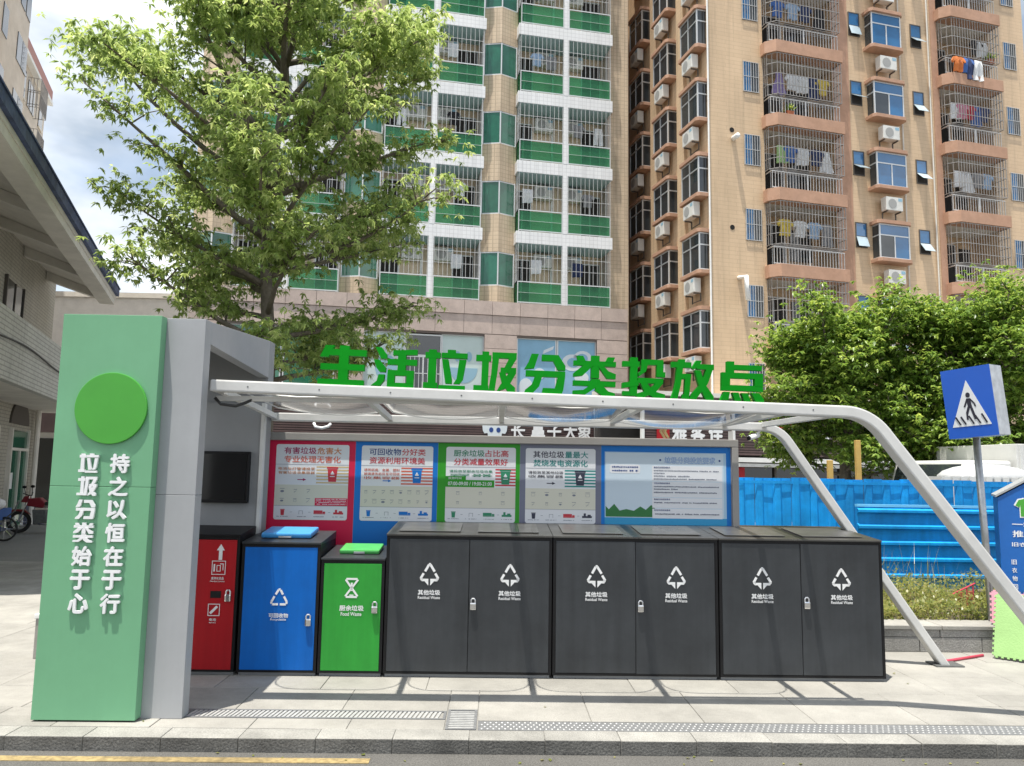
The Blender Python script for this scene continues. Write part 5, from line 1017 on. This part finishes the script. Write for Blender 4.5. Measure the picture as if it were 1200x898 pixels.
ficus('ficus_tree', 'dense dark green tree behind the pedestrian crossing sign', (9.9, 16.0, 0), 8, 1.5, 5.4, 1.9)
ficus('ficus_tree', 'dense dark green tree at the right edge above the white truck', (12.6, 16.6, 0), 13, 1.5, 5.6, 2.05)

# ------------------------------------------------------------------ truck behind the hoarding
tk = thing('truck', 'white box truck parked behind the blue hoarding', 'truck', (8.9, 14.2, 0), rad(8))
box(.1, 4.2, -.9, 1.1, .95, 2.25).build('cargo_box', 'truck_white', tk, bevel=.01)
for i in range(16): box(.15+i*.25, .21+i*.25, -.93, -.901, .97, 2.23).build('rib', 'truck_white', tk)
MB().prism([(-1.05, .55), (-1.05, 1.25), (-.85, 1.95), (.04, 1.95), (.04, .55)], -.85, 1.05).build('cab', 'truck_white', tk, bevel=.05)
box(-.75, -.15, -.865, -.851, 1.32, 1.80).build('window', 'glass_dark', tk); MB().prism([(-1.075, 1.27), (-.875, 1.88), (-.868, 1.87), (-1.06, 1.27)], -.75, .95).build('windscreen', 'glass_dark', tk)
box(.1, 4.2, -.7, .9, .55, .93).build('chassis', 'black_metal', tk); box(-.98, -.9, -.9, -.851, .95, 1.15).build('indicator', 'p_orange', tk); box(1.5, 1.56, -.96, -.931, 1.9, 2.1).build('marker', 'bin_red', tk)
for x in (-.55, 3.3):
    for y in (-.8, .85): wh = MB().tube([(x, y-.12, .42), (x, y+.12, .42)], .42, 18).build('wheel', 'rubber', tk); MB().tube([(x, y-.135, .42), (x, y+.135, .42)], .22, 14).build('rim', 'truck_white', wh)
ts = thing('covered_load', 'white corrugated container with a tarpaulin bulge behind the hoarding', 'container', (8.35, 12.9, 0))
b = MB()
for i in range(14): b.box(-.95+i*.14, -.95+i*.14+.10, -.30, .3, .4, 1.66)
for i in range(14): pass
b.box(-.98, 1.02, -.27, .8, .38, 1.66); b.build('container', 'truck_white', ts)
MB().ball((.05, .2, 1.64), 1.0, 18, (.80, .5, .24)).build('tarpaulin', 'tarp_white', ts, smooth=True)

# ------------------------------------------------------------------ motorcycle and cart at the left
def wheel(parent, x, z, r, wd=.09):
    ring_ = [(x+r*math.cos(a), 0, z+r*math.sin(a)) for a in np.linspace(0, 2*math.pi, 20, endpoint=False)]
    o = MB().tube(ring_, wd/2, 8, True).build('wheel', 'rubber', parent); s = MB()
    for k in range(8): a = k*math.pi/4; s.tube([(x, 0, z), (x+r*.9*math.cos(a), 0, z+r*.9*math.sin(a))], .008, 4)
    s.tube([(x, -.06, z), (x, .06, z)], .05, 10); s.build('rim', 'chrome', o)
mo = thing('motorcycle', 'red motorcycle parked in front of the arcade doors, partly behind the pillar', 'motorcycle', (-10.75, 18.85, 0), rad(14)); mo.scale = (.88, .88, .88)
wheel(mo, -.62, .29, .25, .10); wheel(mo, .64, .29, .25, .11)
MB().tube([(-.62, -.07, .29), (-.46, -.07, .75), (-.40, -.05, .98)], .022, 8).build('fork', 'chrome', mo); MB().tube([(-.46, -.36, 1.06), (-.40, -.12, 1.0), (-.40, .12, 1.0), (-.46, .36, 1.06)], .016, 8).build('handlebar', 'black_metal', mo)
MB().prism([(-.44, .72), (-.40, .92), (-.12, .94), (.02, .80), (-.05, .66)], -.13, .13).build('fuel_tank', 'moto_red', mo, bevel=.03); MB().prism([(-.02, .74), (.0, .83), (.55, .86), (.78, .90), (.78, .84), (.5, .74)], -.13, .13).build('seat', 'vinyl_black', mo, bevel=.03)
MB().prism([(-.25, .22), (-.3, .62), (.05, .62), (.12, .22)], -.13, .13).build('engine', 'steel_dark', mo, bevel=.03); MB().prism([(.30, .55), (.42, .74), (.86, .80), (.84, .66), (.5, .50)], -.10, .10).build('tail_fairing', 'moto_red', mo, bevel=.02)
MB().tube([(-.1, -.16, .25), (.3, -.18, .24), (.75, -.18, .36)], .04, 8).build('exhaust', 'chrome', mo, smooth=True); MB().prism([(-.60, .82), (-.52, .98), (-.40, .98), (-.42, .80)], -.09, .09).build('headlight', 'moto_red', mo, bevel=.02); MB().prism([(-.90, .50), (-.75, .58), (-.5, .57), (-.35, .48), (-.5, .62), (-.76, .63)], -.06, .06).build('mudguard', 'moto_red', mo)
for y in (-.28, .28): MB().tube([(-.43, y, 1.03), (-.46, y*1.15, 1.2)], .008, 6).ball((-.46, y*1.2, 1.23), .06, 8, (1, .5, .7)).build('mirror', 'black_metal', mo)
ct = thing('cargo_tricycle', 'cargo tricycle loaded with pink and white cloth at the left edge', 'tricycle', (-10.62, 16.6, 0), rad(10)); ct.scale = (.85, .85, .85)
wheel(ct, .35, .30, .28, .05); box(-.95, .30, -.45, .45, .52, .80).build('tray', 'cloth_blue', ct, bevel=.01); box(-.9, .3, -.4, .4, .46, .515).build('frame', 'steel_dark', ct)
MB().ball((-.35, -.05, .86), .40, 14, (1.3, 1, .48)).build('pink_cloth', 'cloth_pink', ct, smooth=True); MB().ball((.18, -.20, .92), .22, 12, (1.1, .9, .7)).build('white_cloth', 'cloth_white', ct, smooth=True)
MB().tube([(.30, 0, .5), (.55, 0, .75), (.62, 0, 1.0)], .02, 6).build('stem', 'steel_dark', ct); wheel(ct, -.75, .30, .28, .05)
# white bollard post just left of the pillar
sp_ = thing('stone_post', 'short pale stone post just left of the green pillar', 'post', (-3.86, 6.85, 0)); box(-.035, .035, -.035, .035, 0, .33).build('shaft', 'granite', sp_, bevel=.005); box(-.045, .045, -.045, .045, .331, .37).build('cap', 'plaster_white', sp_, bevel=.008)

V = []; F = []; T = []
for i in range(70):
    x = RNG.uniform(-6, 6); y, z = ((RNG.uniform(4.78, 4.93), RZ+.004) if i % 3 else (RNG.uniform(5.2, 8.5), .004)); a = RNG.uniform(0, 6.28); l = RNG.uniform(.012, .035); d = Vector((math.cos(a), math.sin(a), .15))*l; sd = Vector((-math.sin(a), math.cos(a), 0))*l*.4; p_ = Vector((x, y, z)); k = len(V)
    V += [p_, p_+d*.5+sd+Vector((0, 0, .004)), p_+d, p_+d*.5-sd]; F.append((k, k+1, k+2, k+3)); T.append(RNG.uniform(.3, 1))
me = bpy.data.meshes.new('mesh'); me.from_pydata(V, [], F); at = me.attributes.new('tone', 'FLOAT', 'FACE'); at.data.foreach_set('value', np.array(T, dtype=np.float32)); me.materials.append(MATS['leaf_weed'])
tag(stuff(O('leaf_litter', me)), 'scattered dry leaf scraps along the kerb and paving', 'litter')
